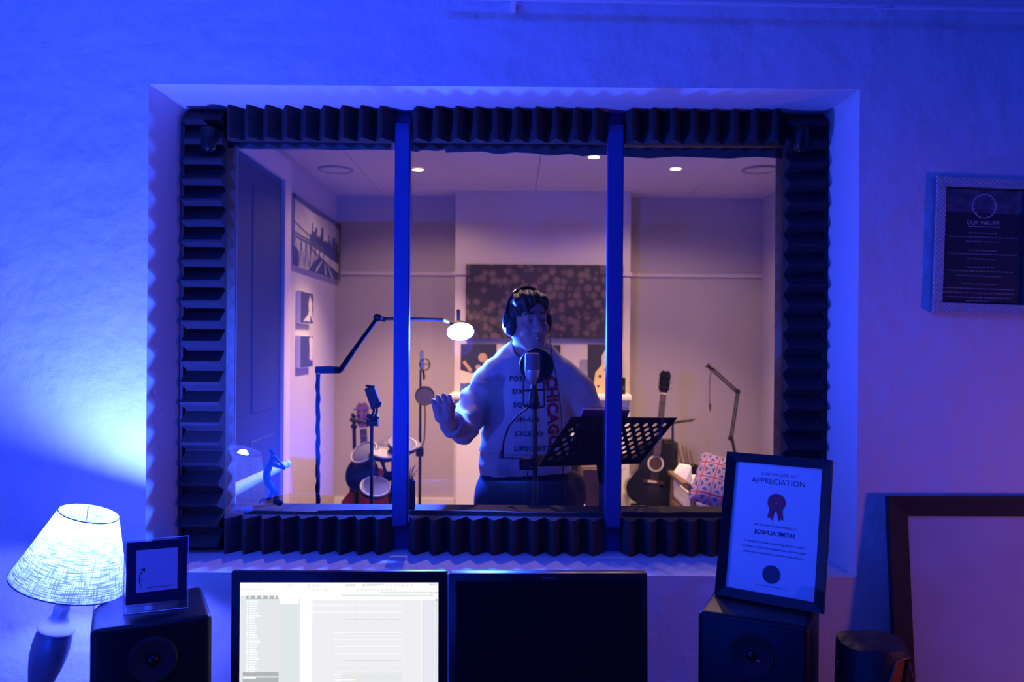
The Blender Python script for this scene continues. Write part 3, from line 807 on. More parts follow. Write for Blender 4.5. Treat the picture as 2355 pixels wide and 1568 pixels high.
M_['cordb'] = mat('brown_leather_cord', (.20, .07, .03), .5)
mb = MB(); mb.tube([Vector((c.x + (p.x - c.x) * 1.015, c.y + (p.y - c.y) * 1.015, p.z)) for p in hem], .0028, 6, closed=True); t.part('hem_cord', mb, M_['cordb'])
mb = MB(); q = Vector((c.x + .083 * math.cos(R(-25)), c.y + .083 * math.sin(R(-25)), DZ + h * .86))
mb.tube([q, q + Vector((.004, -.003, -.02)), q + Vector((.010, -.006, -.045)), q + Vector((.008, -.006, -.056))], .0022, 6); t.part('cord_tail', mb, M_['cordb'])
mb = MB(); mb.ell((c.x - .083, c.y - .01, DZ + h * .80), (.008, .01, .014)); t.part('toggle', mb, M_['leather'])
# ================================================================== STRUCTURE: recording booth
M_['bback'] = mat('booth_back_wall_paint', (.50, .45, .50), .85, bump=(90, .0006))
M_['bbreast'] = mat('booth_chimney_paint', (.66, .59, .66), .85, bump=(90, .0006))
M_['bceil'] = mat('booth_ceiling_paint', (.60, .55, .66), .85)
M_['bfloor'] = mat('booth_floor_boards', (.16, .10, .06), .5, var=(4, (.10, .06, .04), 1))
M_['bdoor'] = mat('navy_door_paint', (.002, .010, .05), .6)
CBY = 6.12; CBX0, CBX1 = at(1047, 600, CBY).x, at(1450, 600, CBY).x
mb = MB(); mb.box2((BXL - .1, BYB, 0), (BXR + .1, BYB + .1, BCE + .1)); single('wall_booth_back', mb, M_['bback'], (0, BYB, BFL), 'mauve lit back wall of the recording booth', None, None, 'structure')
mb = MB(); mb.box2((CBX0, CBY, BFL), (CBX1, BYB - .001, BCE)); single('wall_chimney_breast', mb, M_['bbreast'], (0, CBY, BFL), 'pale chimney breast in the middle of the booth back wall', None, None, 'structure')
mb = MB(); mb.box2((BXL - .1, YB0, 0), (BXL, BYB, BCE + .1)); single('wall_booth_left', mb, M_['bback'], (BXL, 4, BFL), 'pale booth side wall with the skyline canvas', None, None, 'structure')
mb = MB(); mb.box2((BXR, YB0, 0), (BXR + .1, BYB, BCE + .1)); single('wall_booth_right', mb, M_['bback'], (BXR, 4, BFL), 'plain booth side wall behind the boom arm', None, None, 'structure')
mb = MB(); mb.box2((BXL - .1, YB0, 0), (BXR + .1, BYB, BFL)); single('floor_booth', mb, M_['bfloor'], (0, 4, BFL), 'wooden raised floor of the booth', None, None, 'structure')
ceil = Thing('ceiling_booth', 'pale panelled booth ceiling with recessed downlights', None, (0, 4, BCE), kind='structure')
mb = MB(); mb.box2((BXL - .1, YB0, BCE + .012), (BXR + .1, BYB, BCE + .1)); ceil.part('ceiling_board', mb, M_['blackm'])
xs_ = [BXL, -1.03, .17, 1.375, BXR]; ys_ = [YB0, 3.45, 4.65, 5.85, BYB]
for i in range(4):
    for j in range(4):
        mb = MB(); mb.box2((xs_[i] + .002, ys_[j] + .002, BCE + .0012 * ((i + j) % 2)), (xs_[i + 1] - .002, ys_[j + 1] - .002, BCE + .0115)); ceil.part('panel', mb, M_['bceil'])
# mouldings and skirting
def strip(name, segs_, z0, z1, d, lab):
    mb = MB()
    for (x0, x1, y) in segs_: mb.box2((x0, y - d, z0), (x1, y - .0005, z1))
    single(name, mb, M_['white'] if 'base' in name else M_['bbreast'], (0, segs_[0][2], z0), lab, None, None, 'structure')
zr = EYE + (784 - 631) / F * BYB
strip('trim_1', [(BXL, CBX0, BYB)], zr - .013, zr + .013, .018, 'picture rail in the alcove beside the lamp arm')
strip('trim_2', [(CBX1, BXR, BYB)], zr - .013, zr + .013, .018, 'picture rail in the alcove behind the boom arm')
zr2 = EYE + (784 - 629) / F * CBY
strip('trim_3', [(CBX0 - .012, CBX1 + .012, CBY)], zr2 - .013, zr2 + .013, .018, 'picture rail across the chimney breast')
strip('baseboard_back', [(BXL, CBX0, BYB), (CBX1, BXR, BYB)], BFL, BFL + .19, .02, 'white skirting board along the booth back wall')
# door in the left booth wall
DY0, DY1, DZ1 = 3.62, 4.79, 2.66
dr = Thing('door_1', 'tall navy door in the booth side wall', None, (BXL, 4.2, BFL), kind='structure')
mb = MB(); mb.box2((BXL, DY0, BFL), (BXL + .012, DY1, DZ1)); sl = dr.part('door_leaf', mb, M_['bdoor'])
for (a, b) in ((BFL + .12, 1.15), (1.3, DZ1 - .14)):
    for (y0, y1) in ((DY0 + .12, (DY0 + DY1) / 2 - .05), ((DY0 + DY1) / 2 + .05, DY1 - .12)):
        mb = MB(); mb.rbox((BXL + .008, y0, a), (BXL + .018, y1, b), .004, 1); dr.part('door_panel', mb, M_['bdoor'], sl)
mb = MB(); mb.box2((BXL, DY1, BFL), (BXL + .035, DY1 + .13, DZ1 + .13)); dr.part('architrave', mb, M_['bbreast'])
mb = MB(); mb.box2((BXL, DY0 - .13, BFL), (BXL + .035, DY0, DZ1 + .13)); dr.part('architrave', mb, M_['bbreast'])
mb = MB(); mb.box2((BXL, DY0, DZ1), (BXL + .035, DY1, DZ1 + .13)); dr.part('architrave', mb, M_['bbreast'])

# ------------------------------------------------------------------ ceiling fittings
WARM = (1.0, .60, .34)
M_['down'] = mat('lit_downlight_lens', (1, 1, 1), .4, emit=((1.0, .62, .22), 22))
def ceil_pt(px, py):
    d = at(px, py, 1.0) - Vector((0, 0, EYE)); return Vector((0, 0, EYE)) + d * ((BCE - EYE) / d.z)
for (px, py, lab, pw, core) in ((961, 388, 'lit warm downlight in the booth ceiling near the lamp arm', 28, 390), (1554, 386, 'lit warm downlight in the booth ceiling above the guitar', 34, 260), (1366, 359, 'lit warm downlight half hidden by the window top', 26, 120)):
    c = ceil_pt(px, py)
    t = Thing('downlight', lab, 'ceiling light', c, 'warm recessed downlights')
    mb = MB(); mb.lathe([(.034, -.001), (.045, -.001), (.045, -.005), (.036, -.008), (.034, -.001)], 28, Matrix.Translation(c), caps=False); t.part('trim_ring', mb, M_['white'])
    mb = MB(); mb.lathe([(0, -.004), (.034, -.004), (.034, -.001), (0, -.001)], 24, Matrix.Translation(c), caps=False); t.part('lens', mb, M_['down'])
    l = lamp('downlight_beam', 'SPOT', c + Vector((0, 0, -.012)), WARM, pw, c + Vector((0, .0001, -1)), .025, spot=R(154), blend=.40)
    l.parent = t.o; l.matrix_parent_inverse = Matrix.Translation(-t.L)
    l = lamp('downlight_core', 'SPOT', c + Vector((0, 0, -.012)), WARM, core, c + Vector((0, .0001, -1)), .025, spot=R(98), blend=.9)
    l.parent = t.o; l.matrix_parent_inverse = Matrix.Translation(-t.L)
for (px, py, core) in ((1000, 260, 90), (1620, 262, 22)):      # the row of downlights nearer the window, above the view
    c = ceil_pt(px, py); lamp('downlight_front', 'SPOT', c + Vector((0, 0, -.012)), WARM, core, c + Vector((0, .0001, -1)), .025, spot=R(110), blend=.9)
M_['ceilring'] = mat('ceiling_speaker_rim', (.30, .28, .30), .5)
for (px, py, lab) in ((772, 389, 'round flush ceiling speaker above the skyline canvas'), (1748, 389, 'round flush ceiling speaker in the corner above the boom arm')):
    c = ceil_pt(px, py); t = Thing('ceiling_speaker', lab, 'ceiling speaker', c, 'flush ceiling speakers')
    mb = MB(); mb.lathe([(.096, -.0005), (.116, -.0005), (.118, -.009), (.108, -.012), (.098, -.006)], 40, Matrix.Translation(c), caps=False); t.part('rim', mb, M_['ceilring'])
    mb = MB(); mb.lathe([(0, -.006), (.097, -.005), (.098, -.001), (0, -.001)], 40, Matrix.Translation(c), caps=False); t.part('grille', mb, M_['bceil'])

# ------------------------------------------------------------------ fireplace with mantel shelf
fy = 5.97; zsh = EYE - (912 - 784) / F * 5.93
fp = Thing('fireplace', 'white painted fireplace surround with a mantel shelf behind the singer', 'fireplace', ((CBX0 + CBX1) / 2, CBY, BFL))
mb = MB(); mb.rbox((at(1036, 912, 5.93).x, 5.90, zsh - .022), (at(1453, 912, 5.90).x, CBY - .001, zsh + .022), .006, 2); fp.part('mantel_shelf', mb, M_['white'])
for (a, b) in ((1050, 1112), (1396, 1448)):
    mb = MB(); mb.box2((at(a, 1000, fy).x, fy, BFL), (at(b, 1000, fy).x, CBY - .001, zsh - .022)); fp.part('pilaster', mb, M_['white'])
mb = MB(); mb.box2((at(1112, 1000, fy).x, fy + .02, zsh - .34), (at(1396, 1000, fy).x, CBY - .001, zsh - .022)); fp.part('frieze', mb, M_['white'])
mb = MB(); mb.box2((at(1112, 1000, fy).x, CBY - .03, BFL), (at(1396, 1000, fy).x, CBY - .002, zsh - .34)); fp.part('firebox', mb, M_['blackm'])

# ------------------------------------------------------------------ pictures
def wallplane(px0, py0, px1, py1, Y, lean=0.0):
    a = at(px0, py1, Y); b = at(px1, py1, Y); hgt = at(px0, py0, Y).z - a.z
    return Pl(a, (1, 0, 0), (0, lean, 1)), b.x - a.x, hgt
P, wd, hh = wallplane(1070, 607, 1432, 777, CBY - .032)
t = Thing('circle_canvas', 'wide dark canvas printed with rows of pale circles over the mantel', 'canvas', P.p(wd / 2, 0))
def circles_material():
    m = bpy.data.materials.new('circle_print'); m.use_nodes = True
    nt = m.node_tree; b = nt.nodes['Principled BSDF']; N = nt.nodes.new; L = nt.links.new
    tc = N('ShaderNodeTexCoord'); mp = N('ShaderNodeMapping'); mp.inputs['Scale'].default_value = (16.5, .01, 16.5); L(tc.outputs['Object'], mp.inputs[0])
    v = N('ShaderNodeTexVoronoi'); v.inputs['Scale'].default_value = 1.0; v.inputs['Randomness'].default_value = .75; L(mp.outputs[0], v.inputs['Vector'])
    r = N('ShaderNodeValToRGB'); r.color_ramp.interpolation = 'EASE'; e = r.color_ramp.elements
    e[0].position = 0; e[0].color = (.26, .16, .16, 1); e[1].position = 1; e[1].color = (.03, .022, .045, 1)
    for p, c in ((.07, (.05, .035, .06, 1)), (.13, (.24, .15, .16, 1)), (.19, (.05, .035, .06, 1)), (.25, (.22, .14, .15, 1)), (.31, (.05, .035, .06, 1)), (.37, (.20, .13, .14, 1)), (.42, (.04, .03, .055, 1)), (.50, (.10, .07, .09, 1)), (.56, (.03, .022, .045, 1))):
        k = e.new(p); k.color = c
    L(v.outputs['Distance'], r.inputs[0])
    mx_ = N('ShaderNodeMix'); mx_.data_type = 'RGBA'; mx_.inputs[7].default_value = (.15, .10, .11, 1)
    rr = N('ShaderNodeMath'); rr.operation = 'GREATER_THAN'; rr.inputs[1].default_value = .80
    sp = N('ShaderNodeSeparateColor'); L(v.outputs['Color'], sp.inputs[0]); L(sp.outputs[0], rr.inputs[0])
    lt = N('ShaderNodeMath'); lt.operation = 'LESS_THAN'; lt.inputs[1].default_value = .40; L(v.outputs['Distance'], lt.inputs[0])
    mu = N('ShaderNodeMath'); mu.operation = 'MULTIPLY'; L(rr.outputs[0], mu.inputs[0]); L(lt.outputs[0], mu.inputs[1])
    mu2 = N('ShaderNodeMath'); mu2.operation = 'MULTIPLY'; mu2.inputs[1].default_value = .7; L(mu.outputs[0], mu2.inputs[0])
    L(mu2.outputs[0], mx_.inputs[0]); L(r.outputs[0], mx_.inputs[6]); L(mx_.outputs[2], b.inputs['Base Color'])
    b.inputs['Roughness'].default_value = .7
    return m
M_['circles'] = circles_material()
mb = MB(); P.slab(mb, 0, wd, 0, hh, -.030, .0); t.part('printed_canvas', mb, M_['circles'])
mb = MB(); P.slab(mb, .02, wd - .02, .02, hh - .02, -.0315, -.0302); t.part('stretcher', mb, M_['wood'])

# skyline canvas on the left wall: u runs into the room
zb_, zt_ = 2.165, 2.615; y0, y1 = 4.965, 6.335
P = Pl((BXL + .034, y1, zb_), (0, -1, 0), (0, 0, 1))
P = Pl((BXL + .034, y0, zb_), (0, 1, 0), (0, 0, 1)); P.n = Vector((1, 0, 0))
wd, hh = y1 - y0, zt_ - zb_
t = Thing('skyline_canvas', 'monochrome bridge and city skyline canvas on the booth side wall', 'canvas', (BXL, (y0 + y1) / 2, zb_))
mb = MB(); mb.box2((BXL + .0005, y0, zb_), (BXL + .034, y1, zt_)); M_['skyb'] = mat('sky_print', (.62, .58, .56), .7, var=(2.2, (.34, .31, .34), .9)); cv = t.part('canvas', mb, M_['skyb'])
M_['skyd'] = mat('skyline_print', (.035, .035, .06), .7); M_['skym'] = mat('bridge_print', (.10, .09, .11), .7); M_['skyl'] = mat('pale_roadway_print', (.42, .39, .40), .7)
def fl(mb, pts, c=0.0): mb.prism([Vector((BXL + .0342 + c, y0 + a * wd, zb_ + b * hh)) for a, b in pts], (.0006, 0, 0))
mb = MB(); fl(mb, [(0, .93), (.35, .90), (.8, .93), (1, .86), (1, 1), (0, 1)]); fl(mb, [(.955, 0), (1, 0), (1, 1), (.955, 1)]); fl(mb, [(0, .3), (.03, .3), (.03, 1), (0, 1)]); t.part('cloud_band', mb, M_['skym'], cv)
mb = MB(); random.seed(21); a = .34
fl(mb, [(.30, .40), (.95, .28), (.95, .50), (.30, .56)])
while a < .93:
    w_ = random.uniform(.018, .045); h_ = .5 + random.uniform(.04, .22) * (1.35 if a < .55 else .9); fl(mb, [(a, .4), (a + w_, .4), (a + w_, h_), (a + w_ * .5, h_ + .03), (a, h_)], .0004); a += w_ + random.uniform(-.004, .01)
t.part('skyline', mb, M_['skyd'], cv)
mb = MB()
def ln(x0, y0_, x1, y1_, w_): 
    d = Vector((x1 - x0, (y1_ - y0_) * .33)).normalized(); e = Vector((-d.y, d.x / .33)) * w_
    fl(mb, [(x0 - e.x, y0_ - e.y), (x1 - e.x, y1_ - e.y), (x1 + e.x, y1_ + e.y), (x0 + e.x, y0_ + e.y)], .0008)
ln(0, .42, .6, .38, .006); ln(0, .47, .6, .42, .005); ln(0, .62, .45, .46, .004); ln(.3, .36, .95, .02, .006)
for k in range(6): ln(.04 + k * .09, .40, .10 + k * .09, .05, .003); ln(.16 + k * .09, .40, .10 + k * .09, .05, .003); ln(.13 + k * .09, .41, .13 + k * .09, .02, .004)
t.part('bridge', mb, M_['skym'], cv)
mb = MB(); fl(mb, [(.0, .0), (.10, .0), (.10, .22), (.0, .30)], .001); fl(mb, [(.28, 0), (.92, 0), (.95, .12), (.5, .28), (.36, .12)], .001); t.part('dark_roadway', mb, M_['skyd'], cv)
mb = MB(); fl(mb, [(.40, .02), (.44, .02), (.56, .22), (.54, .22)], .0018); fl(mb, [(.62, .02), (.66, .02), (.62, .2), (.60, .2)], .0018); fl(mb, [(.78, .0), (.82, .0), (.68, .2), (.66, .2)], .0018); t.part('road_lines', mb, M_['skyl'], cv)
# two small canvases below
M_['figl'] = mat('pale_figure_print', (.55, .50, .50), .7)
for (zt1, zb1, lab, pts) in ((2.018, 1.806, 'small dark canvas with a pale standing figure below the skyline', [(.55, .08), (.72, .05), (.78, .3), (.92, .08), (.98, .1), (.86, .5), (.92, .62), (.8, .8), (.72, .92), (.66, .78), (.6, .62), (.64, .4), (.58, .3), (.3, .12), (.2, .06), (.34, .07)]),
                             (1.725, 1.512, 'lower small dark canvas with a pale streak near the door frame', [(.7, .25), (.95, .2), (.98, .9), (.82, .98), (.66, .9), (.72, .6)])):
    y0c, y1c = 5.165, 5.50
    t = Thing('small_canvas', lab, 'canvas', (BXL, 5.33, zb1), 'small canvases on the booth side wall')
    mb = MB(); mb.box2((BXL + .0005, y0c, zb1), (BXL + .03, y1c, zt1)); cv = t.part('canvas', mb, M_['white'])
    mb = MB(); mb.box2((BXL + .0302, y0c + .004, zb1 + .003), (BXL + .031, y1c - .004, zt1 - .003)); t.part('print', mb, M_['skyd'], cv)
    mb = MB(); mb.prism([Vector((BXL + .0312, y0c + a * (y1c - y0c), zb1 + b * (zt1 - zb1))) for a, b in pts], (.0005, 0, 0)); t.part('printed_figure', mb, M_['figl'], cv)
# photo prints standing on the mantel
M_['photob'] = mat('dark_photo_print', (.02, .02, .035), .45); M_['photoy'] = mat('yellow_jacket_print', (.62, .48, .22), .6); M_['photos'] = mat('skin_tone_print', (.40, .24, .18), .6); M_['photop'] = mat('pale_print', (.52, .46, .44), .6); M_['photobl'] = mat('blue_print', (.05, .08, .30), .6)
ztop = zsh + .022
def print_(px0, px1, py0, lab):
    Y = 5.99; a = at(px0, 900, Y); b = at(px1, 900, Y); zt1 = at(px0, py0, Y).z
    P = Pl((a.x, Y, ztop + .001), (1, 0, 0), (0, .12, 1)); wd = b.x - a.x; hh = zt1 - ztop
    t = Thing('photo_print', lab, 'photo print', P.p(wd / 2, 0), 'photo prints standing on the mantel')
    mb = MB(); P.slab(mb, 0, wd, 0, hh, -.006, 0); pr = t.part('board', mb, M_['photob'])
    return P, wd, hh, t, pr
P, wd, hh, t, pr = print_(1058, 1141, 790, 'dark photo print of a bearded figure at a table on the mantel')
mb = MB(); P.disc(mb, .62 * wd, .72 * hh, .034, .0003, 20); P.disc(mb, .50 * wd, .52 * hh, .022, .0003, 16); P.flat(mb, [(.05 * wd, .62 * hh), (.12 * wd, .66 * hh), (.34 * wd, .46 * hh), (.26 * wd, .42 * hh)], .0003); t.part('printed_skin', mb, M_['photos'], pr)
mb = MB(); P.flat(mb, [(0, .18 * hh), (.5 * wd, .22 * hh), (.6 * wd, .42 * hh), (.3 * wd, .40 * hh), (0, .46 * hh)], .0008); t.part('printed_table', mb, M_['photop'], pr)
mb = MB(); P.flat(mb, [(0, 0), (.7 * wd, 0), (.45 * wd, .16 * hh), (0, .20 * hh)], .0008); t.part('printed_foreground', mb, M_['photobl'], pr)
P, wd, hh, t, pr = print_(1206, 1289, 792, 'plain dark photo print on the mantel hidden behind the singer')
mb = MB(); P.disc(mb, .4 * wd, .55 * hh, .05, .0003, 20); t.part('printed_shape', mb, M_['photobl'], pr)
P, wd, hh, t, pr = print_(1352, 1432, 791, 'dark photo print of a figure in a yellow jacket on the mantel')
mb = MB(); P.flat(mb, [(.12 * wd, .0), (.95 * wd, 0), (.97 * wd, .45 * hh), (.75 * wd, .62 * hh), (.42 * wd, .60 * hh), (.22 * wd, .42 * hh)], .0003); t.part('printed_jacket', mb, M_['photoy'], pr)
mb = MB(); P.flat(mb, [(.40 * wd, .58 * hh), (.62 * wd, .58 * hh), (.66 * wd, .86 * hh), (.52 * wd, .90 * hh), (.40 * wd, .76 * hh)], .0008); t.part('printed_face', mb, M_['photop'], pr)
for (a, b, r) in ((.35, .35, .012), (.6, .25, .014), (.3, .15, .010), (.7, .42, .010), (.5, .48, .008)):
    mb = MB(); P.disc(mb, a * wd, b * hh, r, .0014, 10); t.part('printed_patch', mb, M_['photob'], pr)
x = at(1431, 900, 5.95).x
t = Thing('shelf_speaker', 'small black box speaker on the end of the mantel', 'speaker', (x, 5.95, ztop))
mb = MB(); mb.rbox((x - .022, 5.93, ztop), (x + .022, 5.985, ztop + .125), .003, 1); t.part('cabinet', mb, M_['black'])
mb = MB(); mb.lathe([(.0, 0), (.014, .001), (.016, .003)], 16, Matrix.Translation((x, 5.929, ztop + .05)) @ Matrix.Rotation(R(90), 4, 'X'), caps=False); t.part('cone', mb, M_['cone'])

# ------------------------------------------------------------------ articulated studio lamp
pts = [at(731, 1163, 3.06), at(731, 1000, 3.06), at(731, 862, 3.06)]
t = Thing('arm_lamp', 'black articulated arm lamp with a glowing blue white head', 'lamp', pts[0])
SIL = OZ0
M_['armb'] = mat('black_arm_fabric', (.008, .008, .012), .8, spec=.1)
mb = MB(); q = []; 
for k in range(22):
    f = k / 21; p = at(731, 1163 - 303 * f, 3.06); p.x += .0016 * math.sin(k * 1.9); q.append(p)
mb.tube([Vector((q[0].x, q[0].y, BFL + .02))] + q, [.008] + [.0085 + .0012 * math.sin(k * 2.7) for k in range(22)], 10); t.part('pole', mb, M_['armb'])
mb = MB(); mb.lathe([(0, 0), (.10, 0), (.10, .015), (.02, .03), (0, .03)], 28, Matrix.Translation((q[0].x, q[0].y, BFL)), caps=False); t.part('base', mb, M_['dark'])
mb = MB(); mb.tube([at(726, 851, 3.06), at(760, 850, 3.06), at(782, 851, 3.08)], [.014, .015, .013], 10); t.part('elbow', mb, M_['armb'])
mb = MB(); mb.tube([at(781, 853, 3.08), at(825, 790, 3.13), at(868, 731, 3.22)], [.011, .0085, .0085], 10); t.part('lower_arm', mb, M_['armb'])
mb = MB(); mb.ell(at(869, 730, 3.22), (.019, .014, .017)); mb.tube([at(869, 730, 3.22), at(885, 734, 3.24)], .012, 10); t.part('joint', mb, M_['dark'])
mb = MB(); mb.tube([at(876, 733, 3.23), at(950, 733, 3.38), at(1018, 735, 3.53)], .0072, 10); t.part('upper_arm', mb, M_['armb'])
hc = at(1059, 764, 3.60); nrm = Vector((.12, -.60, -.79)).normalized()
zq2 = Vector((0, 0, 1)).rotation_difference(nrm).to_matrix().to_4x4(); Mh = Matrix.Translation(hc) @ zq2
mb = MB(); mb.lathe([(.016, -.055), (.030, -.045), (.050, -.022), (.061, -.002), (.063, .002), (.060, .002)], 36, Mh, caps=False); hd = t.part('lamp_head', mb, M_['dark'])
M_['led'] = mat('glowing_led_disc', (1, 1, 1), .4, emit=((.55, .66, 1.0), 26))
mb = MB(); mb.lathe([(0, .004), (.040, .003), (.060, -.001), (.060, -.006), (0, -.006)], 36, Mh, caps=False); t.part('diffuser', mb, M_['led'], hd)
mb = MB(); mb.tube([at(1018, 735, 3.53), at(1036, 742, 3.58), Mh @ Vector((0, 0, -.05))], .008, 8); mb.tube([at(1054, 712, 3.66), at(1055, 742, 3.65)], .009, 8); t.part('yoke', mb, M_['silver'])
l = lamp('arm_lamp_light', 'AREA', hc + nrm * .012, (.014, .075, 1.0), 170, hc + nrm, .12)
l.parent = t.o; l.matrix_parent_inverse = Matrix.Translation(-t.L)

l = lamp('arm_lamp_glow', 'POINT', hc + nrm * .07, (.02, .09, 1.0), 46, None, .05)
l.parent = t.o; l.matrix_parent_inverse = Matrix.Translation(-t.L)

# ------------------------------------------------------------------ phone stand
Y = 3.3
b0 = at(856, 1160, Y)
t = Thing('phone_stand', 'black phone holder on a thin floor stand by the mullion', 'phone stand', Vector((b0.x, Y, BFL)))
mb = MB(); mb.tube([Vector((b0.x, Y, BFL + .05)), at(855, 975, Y)], .0075, 10); t.part('pole', mb, M_['dark'])
for k in range(3):
    an = R(90 + 120 * k); mb = MB(); mb.tube([Vector((b0.x, Y, BFL + .12)), Vector((b0.x + .22 * math.cos(an), Y + .22 * math.sin(an), BFL + .008))], .008, 8); t.part('leg', mb, M_['dark'])
mb = MB(); mb.rbox(at(846, 978, Y + .012), at(868, 966, Y - .015), .003, 1); mb.ell(at(850, 957, Y), (.014, .012, .012)); mb.ell(at(866, 960, Y), (.012, .012, .011)); mb.cyl(at(850, 962, Y), at(866, 962, Y), .010, 10); t.part('clamp', mb, M_['dark'])
mb = MB(); mb.tube([at(854, 960, Y), at(860, 945, Y), at(858, 930, Y)], .0055, 8); mb.tube([at(862, 958, Y), at(867, 945, Y), at(866, 928, Y)], .0045, 8); t.part('gooseneck', mb, M_['dark'])
a = at(849, 890, Y); b = at(865, 936, Y); P = Pl(b, (1, 0, .35), a - b); 
mb = MB(); mb.rbox((-.022, -.005, -.006), (.022, (a - b).length, .006), .004, 1, P.M()); t.part('holder_plate', mb, M_['dark'])
mb = MB(); mb.tube([at(841, 887, Y), at(862, 889, Y)], .0055, 8); t.part('upper_jaw', mb, M_['dark'])
mb = MB(); mb.tube([at(860, 934, Y), at(869, 930, Y), at(877, 925, Y)], [.0055, .009, .005], 8); t.part('lower_jaw', mb, M_['dark'])

# ------------------------------------------------------------------ guitars
def guitar(name, label, top, bot, Y, scale_w, thick, mats, hs_w, body_len_frac, sound=True, lean=.10, tuners=6, loc_z=None):
    """top = end of headstock, bot = bottom of the body (pixels) at depth Y"""
    A = at(bot[0], bot[1], Y); B = at(top[0], top[1], Y + lean); ax_ = B - A; Lh = ax_.length
    P = Pl(A, (ax_.z, 0, -ax_.x), ax_)        # u to the right, v up the neck, n to the viewer
    t = Thing(name, label, 'guitar', Vector((A.x, A.y, loc_z if loc_z else A.z)))
    bl_ = Lh * body_len_frac
    prof = [(0, .02), (.02, .45), (.07, .74), (.15, .93), (.24, 1.0), (.34, .97), (.45, .78), (.55, .62), (.63, .60), (.72, .68), (.81, .76), (.89, .74), (.95, .60), (.99, .34), (1, .05)]
    out = [(wv * scale_w, s * bl_) for s, wv in prof]; out = out + [(-a, b) for a, b in out[::-1]]
    mb = MB(); n = len(out); c0 = -thick
    vs = [P.p(a, b, 0) for a, b in out] + [P.p(a, b, c0) for a, b in out]
    fs = []
    h = n // 2
    for i in range(h - 1):
        fs.append((i, n - 1 - i, n - 2 - i, i + 1)); fs.append((n + i, n + i + 1, n + n - 2 - i, n + n - 1 - i))
    for i in range(n): fs.append((i, (i + 1) % n, n + (i + 1) % n, n + i))
    mb.add(vs, fs); body = t.part('body', mb, mats[0])
    if sound:
        sc = bl_ * .665
        mb = MB(); P.disc(mb, 0, sc, .048, .0004, 32); t.part('sound_hole', mb, mats[2], body)
        mb = MB(); P.ring(mb, 0, sc, .048, .060, .0006, 36); t.part('rosette', mb, mats[3], body)
        mb = MB(); P.slab(mb, -.075, .075, bl_ * .36, bl_ * .36 + .022, 0, .008); t.part('bridge', mb, mats[2], body)
        mb = MB(); P.slab(mb, -.045, .02, bl_ * .36 + .004, bl_ * .36 + .020, .008, .010); t.part('saddle', mb, mats[3], body)
    hs0 = Lh - hs_w * 2.1
    mb = MB(); P.flat(mb, [(-.027, bl_ * .80), (.027, bl_ * .80), (.021, hs0), (-.021, hs0)], .004, th=.010); nk = t.part('fretboard', mb, mats[1])
    mb = MB(); P.flat(mb, [(-.020, bl_ * .97), (.020, bl_ * .97), (.018, hs0 + .02), (-.018, hs0 + .02)], -.018, th=.021); t.part('neck', mb, mats[1], nk)
    mb = MB(); P.slab(mb, -.022, .022, hs0 - .004, hs0 + .005, .004, .016); t.part('nut', mb, mats[3], nk)
    for k in range(9):
        v = hs0 - (hs0 - bl_ * .82) * (1 - .5 ** (k / 6)) / .66 * .98; mb = MB(); P.slab(mb, -.022, .022, v - .0014, v + .0014, .014, .0155); t.part('fret', mb, M_['chrome'], nk)
    H2 = hs_w * 2.1
    mb = MB(); P.flat(mb, [(-.022, hs0), (.022, hs0), (hs_w * .95 / 2, hs0 + H2 * .2), (hs_w / 2, hs0 + H2 * .85), (hs_w * .28, hs0 + H2), (0, hs0 + H2 * .95), (-hs_w * .28, hs0 + H2), (-hs_w / 2, hs0 + H2 * .85), (-hs_w * .95 / 2, hs0 + H2 * .2)], -.010, th=.016); hsd = t.part('headstock', mb, mats[4])
    for k in range(tuners):
        sd = -1 if k % 2 else 1; v = hs0 + H2 * (.25 + .25 * (k // 2)); 
        mb = MB(); mb.cyl(P.p(sd * hs_w * .27, v, .006), P.p(sd * hs_w * .27, v, .014), .0085, 10); mb.tube([P.p(sd * hs_w * .5, v, -.003), P.p(sd * (hs_w * .5 + .018), v, -.003)], [.004, .008], 8); t.part('tuning_peg', mb, M_['chrome'], hsd)
    for k in range(6):
        a = (-2.5 + k) * .0075; mb = MB(); mb.tube([P.p(a * 1.3, bl_ * .38, .012), P.p(a * .8, hs0, .017)], .0006, 4); t.part('string', mb, M_['silver'])
    return P, t, bl_
M_['gtop'] = mat('black_guitar_lacquer', (.012, .014, .03), .18, coat=.4); M_['gneck'] = mat('dark_rosewood', (.07, .045, .06), .5); M_['ghole'] = mat('sound_hole_dark', (.05, .018, .014), .7); M_['gpearl'] = mat('pearl_inlay', (.60, .55, .52), .5)
guitar('acoustic_guitar', 'black acoustic guitar with a pearl sound hole ring standing in the alcove', (1531, 852), (1497, 1166), 5.82, .198, .10, [M_['gtop'], M_['gneck'], M_['ghole'], M_['gpearl'], M_['gloss']], .082, .475)
M_['gred'] = mat('red_guitar_lacquer', (.20, .02, .035), .3); M_['gpink'] = mat('pink_red_headstock', (.36, .14, .20), .5, var=(45, (.22, .07, .13), 1))
guitar('electric_guitar', 'red electric guitar with a pinkish headstock behind the drum kit', (833, 925), (846, 1185), 5.15, .17, .045, [M_['gred'], M_['gneck'], M_['ghole'], M_['gpearl'], M_['gpink']], .082, .42, sound=False)
